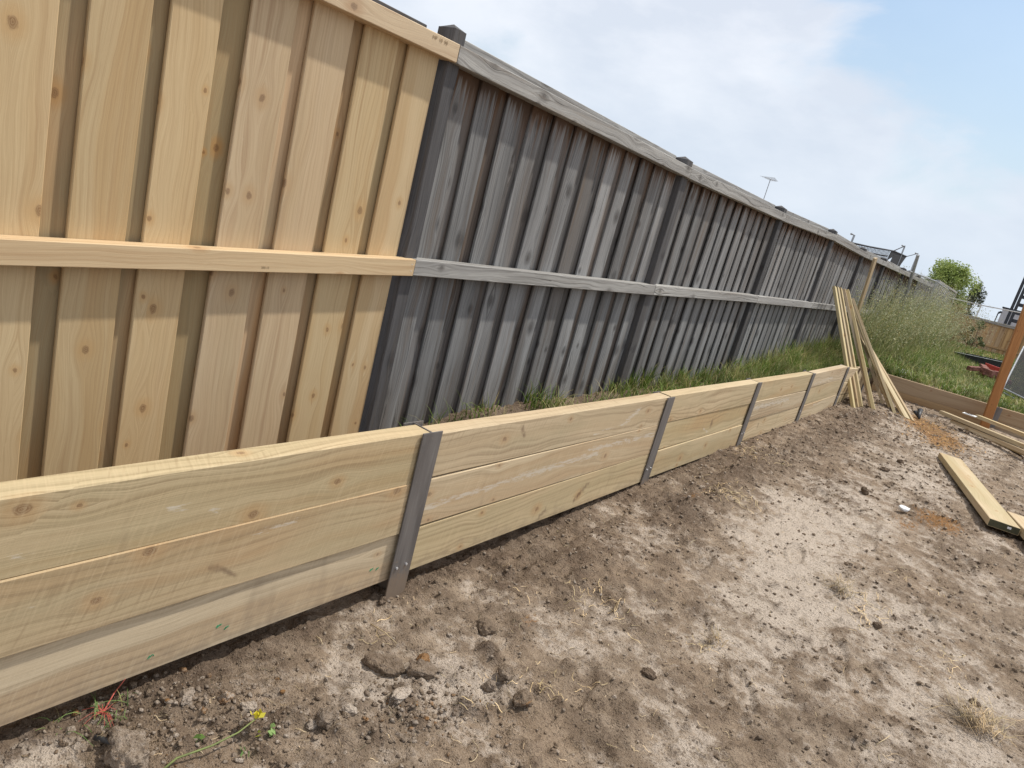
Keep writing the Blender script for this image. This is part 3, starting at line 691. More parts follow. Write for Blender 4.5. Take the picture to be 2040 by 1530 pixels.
# thick board on the dirt
def flat_board(corners_px, th, zt, name, label, mat='plank', cat='board', length=None, group=None):
    pass
zt = hz_(-.1, 7.9)+.062
A0 = onZ(1873, 904, zt); A1 = onZ(1914, 912, zt); B0 = onZ(1975, 1036, zt); B1 = onZ(2031, 1050, zt)
c0 = (A0+A1)/2; c1 = (B0+B1)/2
tn_ = Vector((0, 0, .0375))
m = MB(); c0.z -= .027; c1.z -= .027; side = Vector((0, 0, 1)).cross(c1-c0).normalized()*.1
m.beam((0, 0, 0), c1-c0, side, (0, 0, .027), n=14, ch=.003, sub=4)
o = m.build('sleeper_offcut', M['plank']); o.location = c0; tag(o, 'thick pale sleeper board lying flat on the sandy dirt', 'sleeper')
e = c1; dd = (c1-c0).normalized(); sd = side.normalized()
t = MB(); t.beam(e+dd*.0006, e+dd*.0018, sd*.096, (0, 0, .024), ch=.0002); t.build('end_plate', M['end_olive'], o)  # thin dark olive plate over the near end face of the board
t = MB()
t.beam(e+dd*.0022+sd*.02+Vector((0, 0, .005)), e+dd*.0022+sd*.045+Vector((0, 0, .005)), (0, 0, .008), dd*.0006, ch=.0001)
lb = t.build('end_label', M['white'], o)
# second board butting against its near end
q0 = onZ(2007, 1017, zt+.012); dl = Vector((.27, -.963, 0)).normalized(); dw = Vector((.963, .27, 0)).normalized()
m = MB(); m.beam((0, 0, 0), dl*1.6, dw*.1, (0, 0, .03), n=10, ch=.003, sub=4)
o = m.build('sleeper_offcut', M['plank']); o.location = q0+dw*.1-Vector((0, 0, .034)); tag(o, 'second pale board touching the near end of the lying sleeper at the right edge', 'sleeper')
# stack of narrow timber in front of the cross wall
G2 = 'narrow timbers stacked by the cross wall'
zs0 = hz_(0, 11.0)
def lay(pa, pb, z, w_, t_, label, name='timber_length'):
    a_ = onZ(*pa, z); b_ = onZ(*pb, z); b_ = a_+(b_-a_).normalized()*2.4
    return plank(a_-Vector((0, 0, t_/2)), b_-Vector((0, 0, t_/2)), w_, t_, label, cat='timber', group=G2, face=(0, 0, 1), name=name)
lay((1877, 818), (2040, 884), zs0+.165, .09, .045, 'uppermost long pale timber of the stack by the cross wall, front end showing')
lay((1948, 826), (2045, 864), zs0+.165, .09, .045, 'upper timber lying behind the paper label on the stack')
lay((1900, 836), (2045, 898), zs0+.11, .09, .045, 'shadowed timber lying in the middle layer of the stack')
lay((1922, 846), (2040, 899), zs0+.06, .09, .045, 'lowest front timber of the stack resting on the sawdust')
a_ = onZ(1932, 826, zs0+.172)
m = MB(); m.beam((-.075, 0, 0), (.075, -.02, 0), (.01, .06, 0), (0, 0, .005), ch=.001, n=2)
lab_o = m.build('paper_label', M['white']); lab_o.location = a_+Vector((0, 0, .0)); tag(lab_o, 'white printed label card lying on the timber stack', 'label')
t = MB()
for k in range(5):
    t.beam(Vector((-.055, .035-k*.018, .006))+a_, Vector((.03+.02*(k % 2), .025-k*.018, .006))+a_, (0, .003, 0), (0, 0, .0004), ch=.0001)
t.build('printed_lines', M['label_ink'], lab_o)
# orange brown post by the cross wall
pb = Vector((-.02, 11.72, 0)); pb.z = hz_(pb.x, pb.y)-.1
ptop = onY(2036, 650, 11.75)
dirp = (ptop-(pb+Vector((0, 0, .1)))).normalized()
m = MB(); m.beam((0, 0, 0), dirp*2.1, (.052, .012, 0), (-.01, .035, 0), n=14, ch=.006, warp=.006)
o = m.build('timber_post', M['orange']); o.location = pb; tag(o, 'orange brown rough hardwood post standing before the cross wall', 'post')

# ------------------------------------------------------------------ back fence, lattice, tree, far things
bf = empty('boundary_fence', (0, 32, .6), 'brown paling fence across the far end of the yard', 'fence')
YB = 31.0
p1_ = onY(1935, 630, YB); p2_ = onY(2040, 653, YB); sl = (p2_.z-p1_.z)/(p2_.x-p1_.x)
topz = lambda x: p1_.z+(x-p1_.x)*sl*.3
m = MB(); x = -2.6; k = 0
while x < 9:
    zt = topz(x)-.03
    m.beam((x+.07, YB-(k % 2)*.014, .4), (x+.07, YB-(k % 2)*.014, zt), (.073, 0, 0), (0, .007, 0), n=3, ch=.002); x += .118; k += 1
m.build('palings', M['fence_back'], bf)
m = MB(); m.beam((-2.6, YB-.05, topz(-2.6)-.03), (9, YB-.05, topz(9)-.03), (0, 0, .05), (0, .025, 0), n=4); m.build('top_rail', M['rail_old'], bf)
m = MB(); m.beam((-2.6, YB-.04, topz(-2.6)-.86), (9, YB-.04, topz(9)-.86), (0, 0, .035), (0, .02, 0), n=4); m.build('middle_rail', M['fence_back'], bf)
# lattice screen on the main fence
la = empty('lattice_screen', (-2.15, 21, 1), 'grey timber lattice panel fixed above the far part of the fence', 'lattice')
m = MB(); y0, y1, z0, z1 = 20.2, 25.6, 1.68, 2.22
for k in range(-4, 14):
    for s_ in (1, -1):
        a0 = y0+k*.42; pts = []
        zz0, zz1 = z0, z1
        ya, yb = (a0, a0+(z1-z0)*1.6) if s_ > 0 else (a0+(z1-z0)*1.6, a0)
        if min(ya, yb) < y0 or max(ya, yb) > y1: continue
        m.beam((-2.13+.006*s_, ya, zz0), (-2.13+.006*s_, yb, zz1), (0, .03, .012), (.0045, 0, 0), ch=.001)
m.build('slats', M['rail_old'], la)
m = MB()
for zz in (z0, z1): m.beam((-2.13, y0, zz), (-2.13, y1, zz), (0, 0, .025), (.02, 0, 0))
for yy in (y0, y1): m.beam((-2.13, yy, .5), (-2.13, yy, z1+.03), (0, .025, 0), (.022, 0, 0))
m.build('frame', M['rail_old'], la)

# chain link run standing inside the fence
def chain_mesh(mb, o, du, L, H_, sp=.11, r=.0014):
    n = int((L+H_)/sp)
    for k in range(-int(H_/sp), int(L/sp)+1):
        for s_ in (1, -1):
            a0 = k*sp; ua, ub = a0, a0+H_; za, zb = 0, H_
            if ua < 0: za = -ua; ua = 0
            if ub > L: zb = H_-(ub-L); ub = L
            if zb <= za: continue
            if s_ < 0: za, zb = H_-za, H_-zb
            mb.tube([o+du*ua+Vector((.003*s_, 0, za)), o+du*ub+Vector((.003*s_, 0, zb))], r, 3)
cl = empty('chain_link_fence', (-2.0, 16, .45), 'grey chain link fence run with leaning end pole inside the grey fence', 'chain link fence')
top_a = onX(1829, 508, -1.95); foot_a = onX(1737, 690, -1.95)
pA = Vector((-1.95, 15.2, .45)); tA = onX(1829, 508, -2.0)
m = MB(); m.tube([Vector((-1.95, 15.35, .45)), tA], .028, 8); m.build('pole', M['pipe'], cl)
for y in (18.6, 21.5):
    m = MB(); m.tube([(-2.0, y, .45), (-2.0, y, 2.18)], .02, 7); m.build('pole', M['pipe'], cl)
m = MB(); m.tube([onX(1811, 540, -2.0), (-2.0, 18.6, 2.14), (-2.0, 21.5, 2.12)], .016, 6); m.build('top_pipe', M['pipe'], cl)
m = MB(); chain_mesh(m, Vector((-1.99, 15.7, .5)), Vector((0, 1, 0)), 5.8, 1.62); m.build('wire_mesh', M['wire'], cl)
cl2 = empty('pipe_rail', (-1, 31.4, .5), 'thin pale horizontal pipe on poles just above the far brown fence', 'pipe rail')
m = MB(); m.tube([onY(1858, 585, 31.4), onY(1955, 608, 31.4), onY(2075, 631, 31.4)], .022, 6); m.build('top_pipe', M['pipe_light'], cl2)
for (u, v) in ((1955, 608), (2075, 631)):
    q = onY(u, v, 31.4); m = MB(); m.tube([(q.x-.05, 31.4, .5), q], .025, 6); m.build('pole', M['pipe_light'], cl2)
# dark fallen mesh panel at right
mp_ = empty('mesh_panel', onZ(2030, 770, .5), 'dark wire mesh panel in a pipe frame lying propped on the grass', 'mesh panel')
P0 = onY(1998, 773, 13.6); P1 = onY(2085, 815, 13.9); P2 = onY(2110, 770, 14.4); P3 = onY(2040, 690, 14.5)
m = MB(); m.tube([P0, P1], .014, 6); m.tube([P1, P2], .014, 6); m.tube([P0, P3], .014, 6); m.tube([P3, P2], .014, 6); m.tube([onY(1999, 782, 13.6), onY(2085, 828, 13.9)], .010, 6)
m.build('frame', M['pipe'], mp_)
m = MB()
for k in range(1, 40):
    t_ = k/40; m.tube([P0.lerp(P1, t_), P3.lerp(P2, t_)], .006, 3); m.tube([P0.lerp(P3, t_), P1.lerp(P2, t_)], .006, 3)
m.build('wire_mesh', M['net'], mp_)
# garden bed, red beam, bricks
m = MB(); q0 = onY(1900, 701, 20); q1 = onY(1998, 722, 19.4)
gb = empty('garden_bed', Vector(((q0.x+q1.x)/2, 19.7, .5)), 'long low black raised garden bed before the brown fence', 'garden bed')
m.beam(q0-Vector((0, 0, .12)), q1-Vector((0, 0, .12)), (0, 0, .12), (0, .03, 0), n=4)
m.beam(q1-Vector((0, 0, .12))+Vector((0, .04, 0)), q1+Vector((.05, 1.3, -.12)), (0, 0, .119), (.03, 0, 0), n=2)
m.beam(q0+Vector((0, 1.2, -.12)), q1+Vector((0, 1.3, -.12)), (0, 0, .12), (0, .03, 0), n=2)
m.build('timber_sides', M['charcoal'], gb)
m = MB(); m.beam(q0+Vector((0, 0, .006)), q1+Vector((0, 0, .006)), (0, .035, 0), (0, 0, .005), n=2); m.build('rim', M['pipe_light'], gb)
m = MB(); m.beam(onY(1962, 727, 16.6), onY(2006, 743, 16.4), (0, 0, .045), (0, .03, 0), n=2, ch=.006)
o = m.build('painted_beam', M['red']); tag(o, 'bright red painted beam lying on the brick pile', 'beam')
def rock(name, loc, size, mat, label, cat, seed, group=None, flat=.7, rough_=.35, ang=True, parent=None, tint=None):
    bm = bmesh.new(); bmesh.ops.create_icosphere(bm, subdivisions=4, radius=1)
    r_ = random.Random(seed); off = Vector((r_.random()*50, r_.random()*50, r_.random()*50))
    from mathutils import noise as mn
    planes = [Vector((r_.gauss(0, 1), r_.gauss(0, 1), r_.gauss(0, 1))).normalized() for _ in range(7)]
    for v in bm.verts:
        p = v.co.copy()
        if ang:
            for pl_ in planes:
                dd_ = p.dot(pl_)-r_.random()*.0-.72
                if dd_ > 0: p -= pl_*dd_*.85
        f = 1+rough_*.55*mn.noise(p*1.3+off)+rough_*.3*mn.noise(p*3.5+off)+rough_*.16*mn.noise(p*9+off)+rough_*.08*mn.noise(p*22+off)
        p *= f; v.co = Vector((p.x*size[0], p.y*size[1], p.z*size[2]))
    bm.transform(Matrix.Rotation(r_.random()*6.3, 4, 'Z'))
    me = bpy.data.meshes.new(name); bm.to_mesh(me); bm.free(); me.shade_smooth()
    if tint:
        ca = me.color_attributes.new('tint', 'FLOAT_COLOR', 'POINT'); ca.data.foreach_set('color', np.tile(np.array([*tint, 1], 'f'), len(me.vertices)))
    o = link(name, me, mat, parent); o.location = loc
    if label: tag(o, label, cat, group)
    return o
gbk = 'old bricks heaped on the grass'
for k in range(13):
    u = random.uniform(1940, 2012); v = 737+(u-1940)*.3+random.uniform(-8, 10); p = onY(u, v, 16+random.uniform(-.6, .6)); p.z = max(p.z, .55)
    m = MB(); an = random.random()*3; m.beam((-.11*math.cos(an), -.11*math.sin(an), 0), (.11*math.cos(an), .11*math.sin(an), random.uniform(-.05, .05)), (-.055*math.sin(an), .055*math.cos(an), 0), (0, 0, .038), ch=.006)
    o = m.build('brick', M['brick']); o.location = p; tag(o, 'old dark red brick in the heap below the red beam', 'brick', gbk)

# antenna over the fence
an = empty('television_antenna', onX(1520, 396, -8)*1.0, 'thin rooftop television antenna on a mast above the grey fence', 'antenna')
at_ = onX(1535, 357, -8); ab = onX(1519, 400, -8); an.location = (at_.x, at_.y, .3)
m = MB(); m.tube([(at_.x-.0, at_.y-.05, .3), at_], .012, 6); m.build('mast', M['pipe'], an)
m = MB(); c = at_; m.tube([c+Vector((-.05, -.36, -.02)), c+Vector((.05, .42, .02))], .008, 5); m.build('boom', M['pipe'], an)
m = MB()
for k in range(7):
    q = c+Vector((0, -.33+k*.12, 0)); l_ = .25-.02*k; m.tube([q-Vector((l_, -l_*.2, 0)), q+Vector((l_, -l_*.2, .02))], .004, 4)
m.build('elements', M['pipe'], an)
# trampoline behind the fence
XT = -4.0
tp = empty('trampoline', (XT-1, 23, .5), 'trampoline with sagging black safety net behind the grey fence', 'trampoline')
poles = [((1703, 467), -4.0), ((1803, 490), -4.0), ((1829, 505), -4.0)]
for (u, v), xx in poles:
    q = onX(u, v, xx); m = MB(); m.tube([(q.x+.02, q.y-.35, .5), (q.x, q.y-.02, q.z-.02), (q.x-.1, q.y+.08, q.z+.0)], .025, 7); m.build('pole', M['pipe'], tp)
m = MB()
ra = onX(1685, 481, XT); rb = onX(1780, 500, XT); rc = onX(1803, 511, XT)
m.tube([onX(1670, 478, XT), ra, onX(1730, 491, XT), rb, onX(1806, 511, XT)], .02, 5); 
m.tube([rb, onX(1803, 490, XT)], .015, 5); m.tube([onX(1806, 511, XT), onX(1829, 505, XT)], .012, 5)
m.tube([onX(1735, 505, XT), onX(1768, 510, XT)], .02, 5); m.build('net_cord', M['net'], tp)
def sheet(name, quads, mat, parent):
    m = MB()
    for q in quads:
        b0 = len(m.v); nrm_ = (q[1]-q[0]).cross(q[2]-q[0]).normalized()*.004
        for s_ in (1, -1):
            for p in q: m.v.append((p+nrm_*s_)[:]); m.t.append((.5, .5, .5, 0))
        m.f += [(b0, b0+1, b0+2, b0+3), (b0+7, b0+6, b0+5, b0+4)]; m.uv += [(0, 0)]*8
        for i in range(4):
            j = (i+1) % 4; m.f.append((b0+j, b0+i, b0+4+i, b0+4+j)); m.uv += [(0, 0)]*4
    return m.build(name, mat, parent)
g_ = lambda u, v, x=XT: onX(u, v, x)
sheet('net_corner', [(g_(1776, 499), g_(1784, 499), g_(1778, 512), g_(1768, 518)), (g_(1784, 500), g_(1806, 511), g_(1795, 526), g_(1787, 540)), (g_(1778, 512), g_(1784, 500), g_(1787, 540), g_(1770, 528))], M['net'], tp)
# see-through netting as crossed threads
m = MB()
q0, q1, q2, q3 = g_(1680, 480), g_(1778, 500), g_(1768, 520), g_(1690, 500)
for k in range(34):
    t_ = k/33; m.tube([q0.lerp(q1, t_), q3.lerp(q2, t_)], .006, 3)
for k in range(10):
    t_ = k/9; m.tube([q0.lerp(q3, t_), q1.lerp(q2, t_)], .006, 3)
m.build('safety_net', M['net'], tp)

# ------------------------------------------------------------------ foliage
def leaves(n, centre_fn, size, tint_fn, aspect=2.6):
    Cn = centre_fn(n); N = len(Cn)
    d = rng.normal(size=(N, 3)); d /= np.linalg.norm(d, axis=1)[:, None]
    e = rng.normal(size=(N, 3)); e -= (e*d).sum(1)[:, None]*d; e /= np.linalg.norm(e, axis=1)[:, None]
    s = size*(0.6+.8*rng.random(N))[:, None]
    V = np.stack([Cn-d*s, Cn+e*s/aspect, Cn+d*s, Cn-e*s/aspect], 1).reshape(-1, 3)
    F = np.arange(4*N).reshape(-1, 4); col = np.repeat(tint_fn(Cn), 4, 0); return V, F, col
def make_tree(name, base, h, rx, n, lab, tints, cat='tree', size=.05, trunk_r=.05, zlo=.15, seed=1, n_clump=26, shape=1.0, spiky=0.):
    r_ = np.random.default_rng(seed)
    root = empty(name, base, lab, cat)
    m = MB(); tips = []
    for k in range(n_clump):
        a = r_.random()*2*math.pi; zf = zlo+(1-zlo)*r_.random(); rr = rx*math.sqrt(max(.05, 1-(2*(zf-.5)*.95)**2))*r_.uniform(.35, .95)*shape
        tips.append((rr*math.cos(a), rr*math.sin(a), h*zf))
    m.tube([base, Vector(base)+Vector((.03, 0, h*.45)), Vector(base)+Vector((0, .04, h*.9))], trunk_r, 7, trunk_r*.25)
    for t_ in tips[:14]:
        z0 = t_[2]*.45; m.tube([Vector(base)+Vector((0, 0, z0)), Vector(base)+Vector((t_[0]*.5, t_[1]*.5, z0+(t_[2]-z0)*.6)), Vector(base)+Vector(t_)], trunk_r*.4, 5, trunk_r*.12)
    m.build('trunk', M['bark'], root, smooth=True)
    T = np.array(tips); cs = r_.uniform(.55, 1.25, len(T))
    def cf(n_):
        i = r_.integers(0, len(T), n_); g = r_.normal(size=(n_, 3)); g /= np.linalg.norm(g, axis=1)[:, None]; g *= (r_.random(n_)**.45)[:, None]
        off = g*np.array([rx*.34, rx*.34, h*.13])*cs[i][:, None]
        off[:, 2] += spiky*r_.random(n_)**3*h*.12
        return T[i]+off+np.array(base)
    def tf(Cn):
        t = r_.random(len(Cn))[:, None]; return np.array(tints[0])*(1-t)+np.array(tints[1])*t
    V_, F_, c_ = leaves(n, cf, size, tf); np_mesh('crown', V_, F_, M['leaf'], root, col=c_)
    return root
make_tree('willow_tree', (-3.12, 33.3, .2), 3.0, 1.25, 42000, 'bushy bright green tree where the grey fence meets the brown fence', [(.20, .28, .07), (.42, .50, .17)], size=.05, seed=5, n_clump=60, spiky=.8, shape=.85, zlo=.02)
make_tree('conifer_tree', (-2.62, 40, .6), 2.3, .5, 3500, 'small dark thin tree behind the bright green tree', [(.05, .07, .045), (.12, .14, .09)], size=.06, seed=9, n_clump=16, spiky=1.5)
make_tree('dry_shrub', (-2.05, 26.6, .6), 1.35, .75, 1500, 'sparse reddish brown shrub in the corner before the brown fence', [(.16, .10, .05), (.30, .22, .10)], cat='shrub', size=.045, trunk_r=.025, seed=3, n_clump=20)
make_tree('green_shrub', (-1.35, 28.6, .6), .95, .45, 900, 'small dark green shrub against the brown fence', [(.05, .07, .025), (.10, .12, .04)], cat='shrub', size=.045, trunk_r=.02, seed=8, n_clump=12)

def blades(n, xy, hgt, wid, lean, tint, seed=0, seg=4, zoff=-.01, droop=.5):
    r_ = np.random.default_rng(seed); x, y = xy; z = hat(x, y)+zoff
    a = r_.random(n)*2*np.pi; L = lean*(.3+1.2*r_.random(n))*hgt
    t = np.linspace(0, 1, seg+1)
    dx = np.cos(a); dy = np.sin(a); wa = a+np.pi/2+r_.normal(size=n)*.5; wx = np.cos(wa); wy = np.sin(wa)
    Vs = []
    for k, tk in enumerate(t):
        wk = wid*(1-tk**1.6)+.0004
        cx2 = x+dx*L*tk**1.8; cy2 = y+dy*L*tk**1.8; cz = z+hgt*(tk-droop*tk**3*np.minimum(1, L/hgt))
        Vs += [np.stack([cx2-wx*wk, cy2-wy*wk, cz], 1), np.stack([cx2+wx*wk, cy2+wy*wk, cz], 1)]
    V_ = np.stack(Vs, 1).reshape(-1, 3); m_ = 2*(seg+1); F_ = []
    b0 = (np.arange(n)*m_)[:, None]
    for k in range(seg): F_.append(b0+np.array([2*k, 2*k+1, 2*k+3, 2*k+2]))
    F_ = np.stack(F_, 1).reshape(-1, 4); col = np.repeat(tint, m_, 0)
    tipx = np.stack([x+dx*L, y+dy*L, z+hgt*(1-droop*np.minimum(1, L/hgt))], 1)
    return V_, F_, col, tipx
def tints(n, a_, b_, dry=.15, dc=(.42, .36, .17), seed=0):
    r_ = np.random.default_rng(seed); t = r_.random(n)[:, None]; c = np.array(a_)*(1-t)+np.array(b_)*t
    dm = r_.random(n) < dry; c[dm] = np.array(dc)*(.7+.5*r_.random(dm.sum()))[:, None]; return c
GA, GB = (.08, .135, .022), (.19, .27, .055)
def patch(x, y, c, seed, amt=.45):
    v = 1+amt*perlin(x/.22, y/.3, seed)*1.3+amt*.6*perlin(x/.6, y/.9, seed+1); v = np.clip(v, .35, 1.7)
    d = np.clip(perlin(x/.35, y/.45, seed+2)*1.4+.05, 0, 1)[:, None]*.65
    return (c*(1-d)+np.array([.40, .36, .17])*d)*v[:, None]
def accum(parts, name, mat, lab, cat, kind='stuff'):
    o_ = 0; Vs, Fs, Cs = [], [], []
    for V_, F_, c_ in parts: Vs.append(V_); Fs.append(F_+o_); Cs.append(c_); o_ += len(V_)
    o = np_mesh(name, np.concatenate(Vs), np.concatenate(Fs), mat, col=np.concatenate(Cs)); return tag(o, lab, cat, kind=kind)
# grass strip between fence and wall
def dens(n, fx, fy, keep, seed):
    r_ = np.random.default_rng(seed); x = fx[0]+(fx[1]-fx[0])*r_.random(n); y = fy[0]+(fy[1]-fy[0])*r_.random(n)
    k = r_.random(n) < keep(x, y); return x[k], y[k]
nz2 = lambda x, y, s, sd: perlin(x/s, y/s, sd)
kp = lambda x, y: np.clip(np.interp(y, [1.9, 2.6, 3.3, 3.9, 5, 7, 9], [.0, .0, .02, .12, .22, .7, 1])+.55*nz2(x, y, .35, 3), 0, 1)
x, y = dens(30000, (-2.22, -1.58), (2.2, 11.5), kp, 1); n = len(x)
hh = (.05+.12*rng.random(n))*np.interp(y, [2, 4, 5.5, 7, 9, 11], [.8, 1.2, .9, 1.2, 2.0, 2.4])*np.interp(x, [-2.2, -1.9, -1.6], [1.35, 1, .65])
V1 = blades(n, (x, y), hh, .0022+.0012*rng.random(n), .6, patch(x, y, tints(n, GA, GB, .22, seed=2), 300), 3)
# tufts standing by the palings
tx, ty, th_ = [], [], []
for (u, v, c_, hh_) in [(1040, 800, 12, .16), (1035, 805, 8, .2), (945, 828, 14, .07), (985, 822, 12, .06), (1235, 775, 60, .22), (1215, 785, 50, .15), (1262, 770, 60, .26), (1300, 765, 60, .18), (1340, 765, 50, .2), (1395, 762, 60, .2), (1440, 755, 60, .25), (960, 826, 8, .12), (1180, 795, 10, .1)]:
    p = onZ(u, v, .27); k = c_; tx.append(p.x+rng.normal(size=k)*.035); ty.append(p.y+rng.normal(size=k)*.05); th_.append(hh_*(.5+.7*rng.random(k)))
tx = np.clip(np.concatenate(tx), -2.25, -1.6); ty = np.concatenate(ty); th_ = np.concatenate(th_)
V2 = blades(len(tx), (tx, ty), th_, .003+.001*rng.random(len(tx)), .45, tints(len(tx), GA, GB, .2, seed=4), 5)
accum([V1[:3], V2[:3]], 'grass', M['leaf'], 'green and straw coloured grass growing between the fence and the sleeper wall', 'grass')
# rank grass and weeds past the cross wall
kp2 = lambda x, y: np.clip(((y-CW0.y-.12-(x-CW0.x)*.3) > 0)*(.55+.5*nz2(x, y, .6, 9)), 0, 1)
x, y = dens(60000, (-2.2, .9), (11.6, 22), kp2, 21); n = len(x)
kx = np.interp(x, [-2.2, -1.5, -.8, .5], [2.6, 1.9, 1.0, .7])*np.interp(y, [11.5, 13, 16, 22], [.7, 1.0, 1.2, .9])
hh = (.10+.16*rng.random(n))*kx
V3 = blades(n, (x, y), hh, .005+.003*rng.random(n), .7, patch(x, y, tints(n, (.09, .15, .03), (.23, .31, .07), .2, (.46, .41, .22), seed=22), 310), 23, seg=3)
kp3 = lambda x, y: (y > CW0.y+.3)*1.
x, y = dens(9000, (-2.18, 1.5), (20, 31), lambda a, b: .8*np.ones_like(a), 31); n = len(x)
V4 = blades(n, (x, y), .08+.10*rng.random(n), .012+.006*rng.random(n), .6, tints(n, (.09, .14, .03), (.20, .27, .06), .25, seed=32), 33, seg=2)
accum([V3[:3], V4[:3]], 'rank_grass', M['leaf'], 'thick green rank grass beyond the cross wall', 'grass')
# tall oat grass with pale seed heads
r_ = np.random.default_rng(44); n = 3700
y = 11.6+9.5*r_.random(n)**1.1; x = -2.15+np.abs(r_.normal(size=n))*.36*(.6+.06*(y-11)); kq = (y-CW0.y-.2-(x-CW0.x)*.3) > 0; x = x[kq]; y = y[kq]; n = len(x)
hh = (.65+.6*r_.random(n))*np.interp(x, [-2.2, -1.7, -1, 0], [1.3, 1.05, .6, .4])*np.interp(y, [11.5, 14, 22], [.8, 1.1, 1.3])
V5 = blades(n, (x, y), hh, np.full(n, .0028), .55, patch(x, y, tints(n, (.12, .17, .06), (.28, .33, .13), .35, (.40, .37, .20), seed=45), 320), 46, seg=5, droop=.35)
tips = V5[3]; hd = []
reps = 7
hc = np.repeat(tips, reps, 0)+r_.normal(size=(n*reps, 3))*np.array([.035, .035, .06]); hc[:, 2] -= .04
def cf2(_): return hc
V6 = leaves(len(hc), cf2, .013, lambda q: tints(len(q), (.33, .36, .20), (.50, .50, .34), .2, seed=50), 2.8)
accum([V5[:3], V6], 'oat_grass', M['leaf'], 'tall feathery oat grass with pale seed heads leaning on the far fence', 'grass')
# pale rag near the cross wall
p = onY(1800, 741, 12.6); rock('plastic_bag', p, (.10, .08, .04), M['white'], 'crumpled white plastic scrap lying in the grass above the cross wall', 'plastic scrap', 77, rough_=.9)

# straw and rootlets on the dirt
def straws(n, xy, ln_, wd, col, seed, curl=1.0, lift=.004, seg=5, dirs=None):
    r_ = np.random.default_rng(seed); x, y = xy; a = r_.random(n)*2*np.pi if dirs is None else dirs
    cv = r_.normal(size=n)*curl; t = np.linspace(-.5, .5, seg+1); Vs = []
    px, py = x.copy(), y.copy(); step = ln_/seg; ang = a.copy(); zt = r_.random(n)
    for k in range(seg+1):
        z = hat(px, py)+lift*(.4+zt)+.5*lift*np.sin(k*1.3+zt*9)
        nx2, ny2 = -np.sin(ang), np.cos(ang)
        Vs += [np.stack([px-nx2*wd, py-ny2*wd, z], 1), np.stack([px+nx2*wd, py+ny2*wd, z+.0006], 1)]
        px = px+np.cos(ang)*step; py = py+np.sin(ang)*step; ang = ang+cv*.16+r_.normal(size=n)*.06
    V_ = np.stack(Vs, 1).reshape(-1, 3); m_ = 2*(seg+1); b0 = (np.arange(n)*m_)[:, None]
    F_ = np.stack([b0+np.array([2*k, 2*k+1, 2*k+3, 2*k+2]) for k in range(seg)], 1).reshape(-1, 4)
    return V_, F_, np.repeat(col, m_, 0)
n = 4200; r_ = np.random.default_rng(60)
y = .5+11*r_.random(n)**1.7; x = -1.42+2.0*r_.random(n)
sc_c = (.42+.25*r_.random(n))[:, None]*np.array([1, .78, .50]); dk = r_.random(n) < .6; sc_c[dk] *= .38
S1 = straws(n, (x, y), .010+.040*r_.random(n)**2, (.0003+.00045*r_.random(n))*(1+.18*y), sc_c, 61)
parts = [S1]
for (u, v, c_, sp_, ll) in [(1460, 985, 70, .09, .10), (1180, 1180, 26, .06, .06), (1010, 1190, 8, .05, .05), (1500, 900, 60, .12, .12), (1240, 1225, 12, .07, .06), (960, 1390, 10, .06, .05), (1110, 1370, 26, .05, .05), (740, 1260, 5, .03, .09),
                           (1870, 1320, 20, .06, .06), (1820, 1160, 12, .08, .06), (1400, 1290, 16, .03, .04), (1720, 1210, 20, .06, .08), (1720, 1230, 30, .05, .05)]:
    p = gpx(u, v); k = c_
    x = p.x+r_.normal(size=k)*sp_; y = p.y+r_.normal(size=k)*sp_*1.3
    cc = (.50+.25*r_.random(k))[:, None]*np.array([1, .76, .44])
    parts.append(straws(k, (x, y), ll*(.4+.8*r_.random(k)), (.0005+.0005*r_.random(k))*(1+.12*p.y), cc, int(u), curl=1.3, lift=.008))
# saw dust chips
k = 1500; x = np.concatenate([-.62+r_.normal(size=k//2)*.16, -.3+r_.normal(size=k//2)*.16]); y = np.concatenate([9.75+r_.normal(size=k//2)*.35, 9.2+r_.normal(size=k//2)*.4])
parts.append(straws(k, (x, y), .02+.03*r_.random(k), .0025+.002*r_.random(k), (.6+.4*r_.random(k))[:, None]*np.array([.50, .28, .09]), 71, seg=2))
accum(parts, 'straw_litter', M['straw'], 'dry straw, rootlets and orange shavings scattered over the dirt', 'straw')

# gravel crumbs
def crumbs(n, xy, size, col, seed):
    r_ = np.random.default_rng(seed)
    bm = bmesh.new(); bmesh.ops.create_icosphere(bm, subdivisions=1, radius=1); bv = np.array([v.co[:] for v in bm.verts]); bfc = np.array([[v.index for v in f.verts] for f in bm.faces]); bm.free()
    nv = len(bv); x, y = xy; z = hat(x, y)
    V_ = bv[None]*(1+.38*r_.normal(size=(n, nv, 1)).clip(-1, 1)); sc3 = size[:, None]*(.65+.6*r_.random((n, 3)))*np.array([1, 1, .75])
    V_ = V_*sc3[:, None, :]; a = r_.random(n)*6.28; ca, sa = np.cos(a)[:, None], np.sin(a)[:, None]
    xx = V_[..., 0]*ca-V_[..., 1]*sa; yy = V_[..., 0]*sa+V_[..., 1]*ca
    V_ = np.stack([xx+x[:, None], yy+y[:, None], V_[..., 2]+(z+size*.25)[:, None]], -1).reshape(-1, 3)
    F_ = (bfc[None]+(np.arange(n)*nv)[:, None, None]).reshape(-1, 3)
    return V_, F_, np.repeat(col, nv, 0)
r_ = np.random.default_rng(80); parts = []
n = 60000; y = .45+11*r_.random(n)**1.8; x = -1.47+2.05*r_.random(n)
mo = moist[np.clip(np.searchsorted(ys, y), 0, ny-1), np.clip(np.searchsorted(xs, x), 0, nx-1)]
kq = r_.random(n) < .15+1.3*mo; x, y = x[kq], y[kq]; n = len(x)
cc = (.6+.8*r_.random(n))[:, None]*np.array([.5, .25, .8])[None]*0
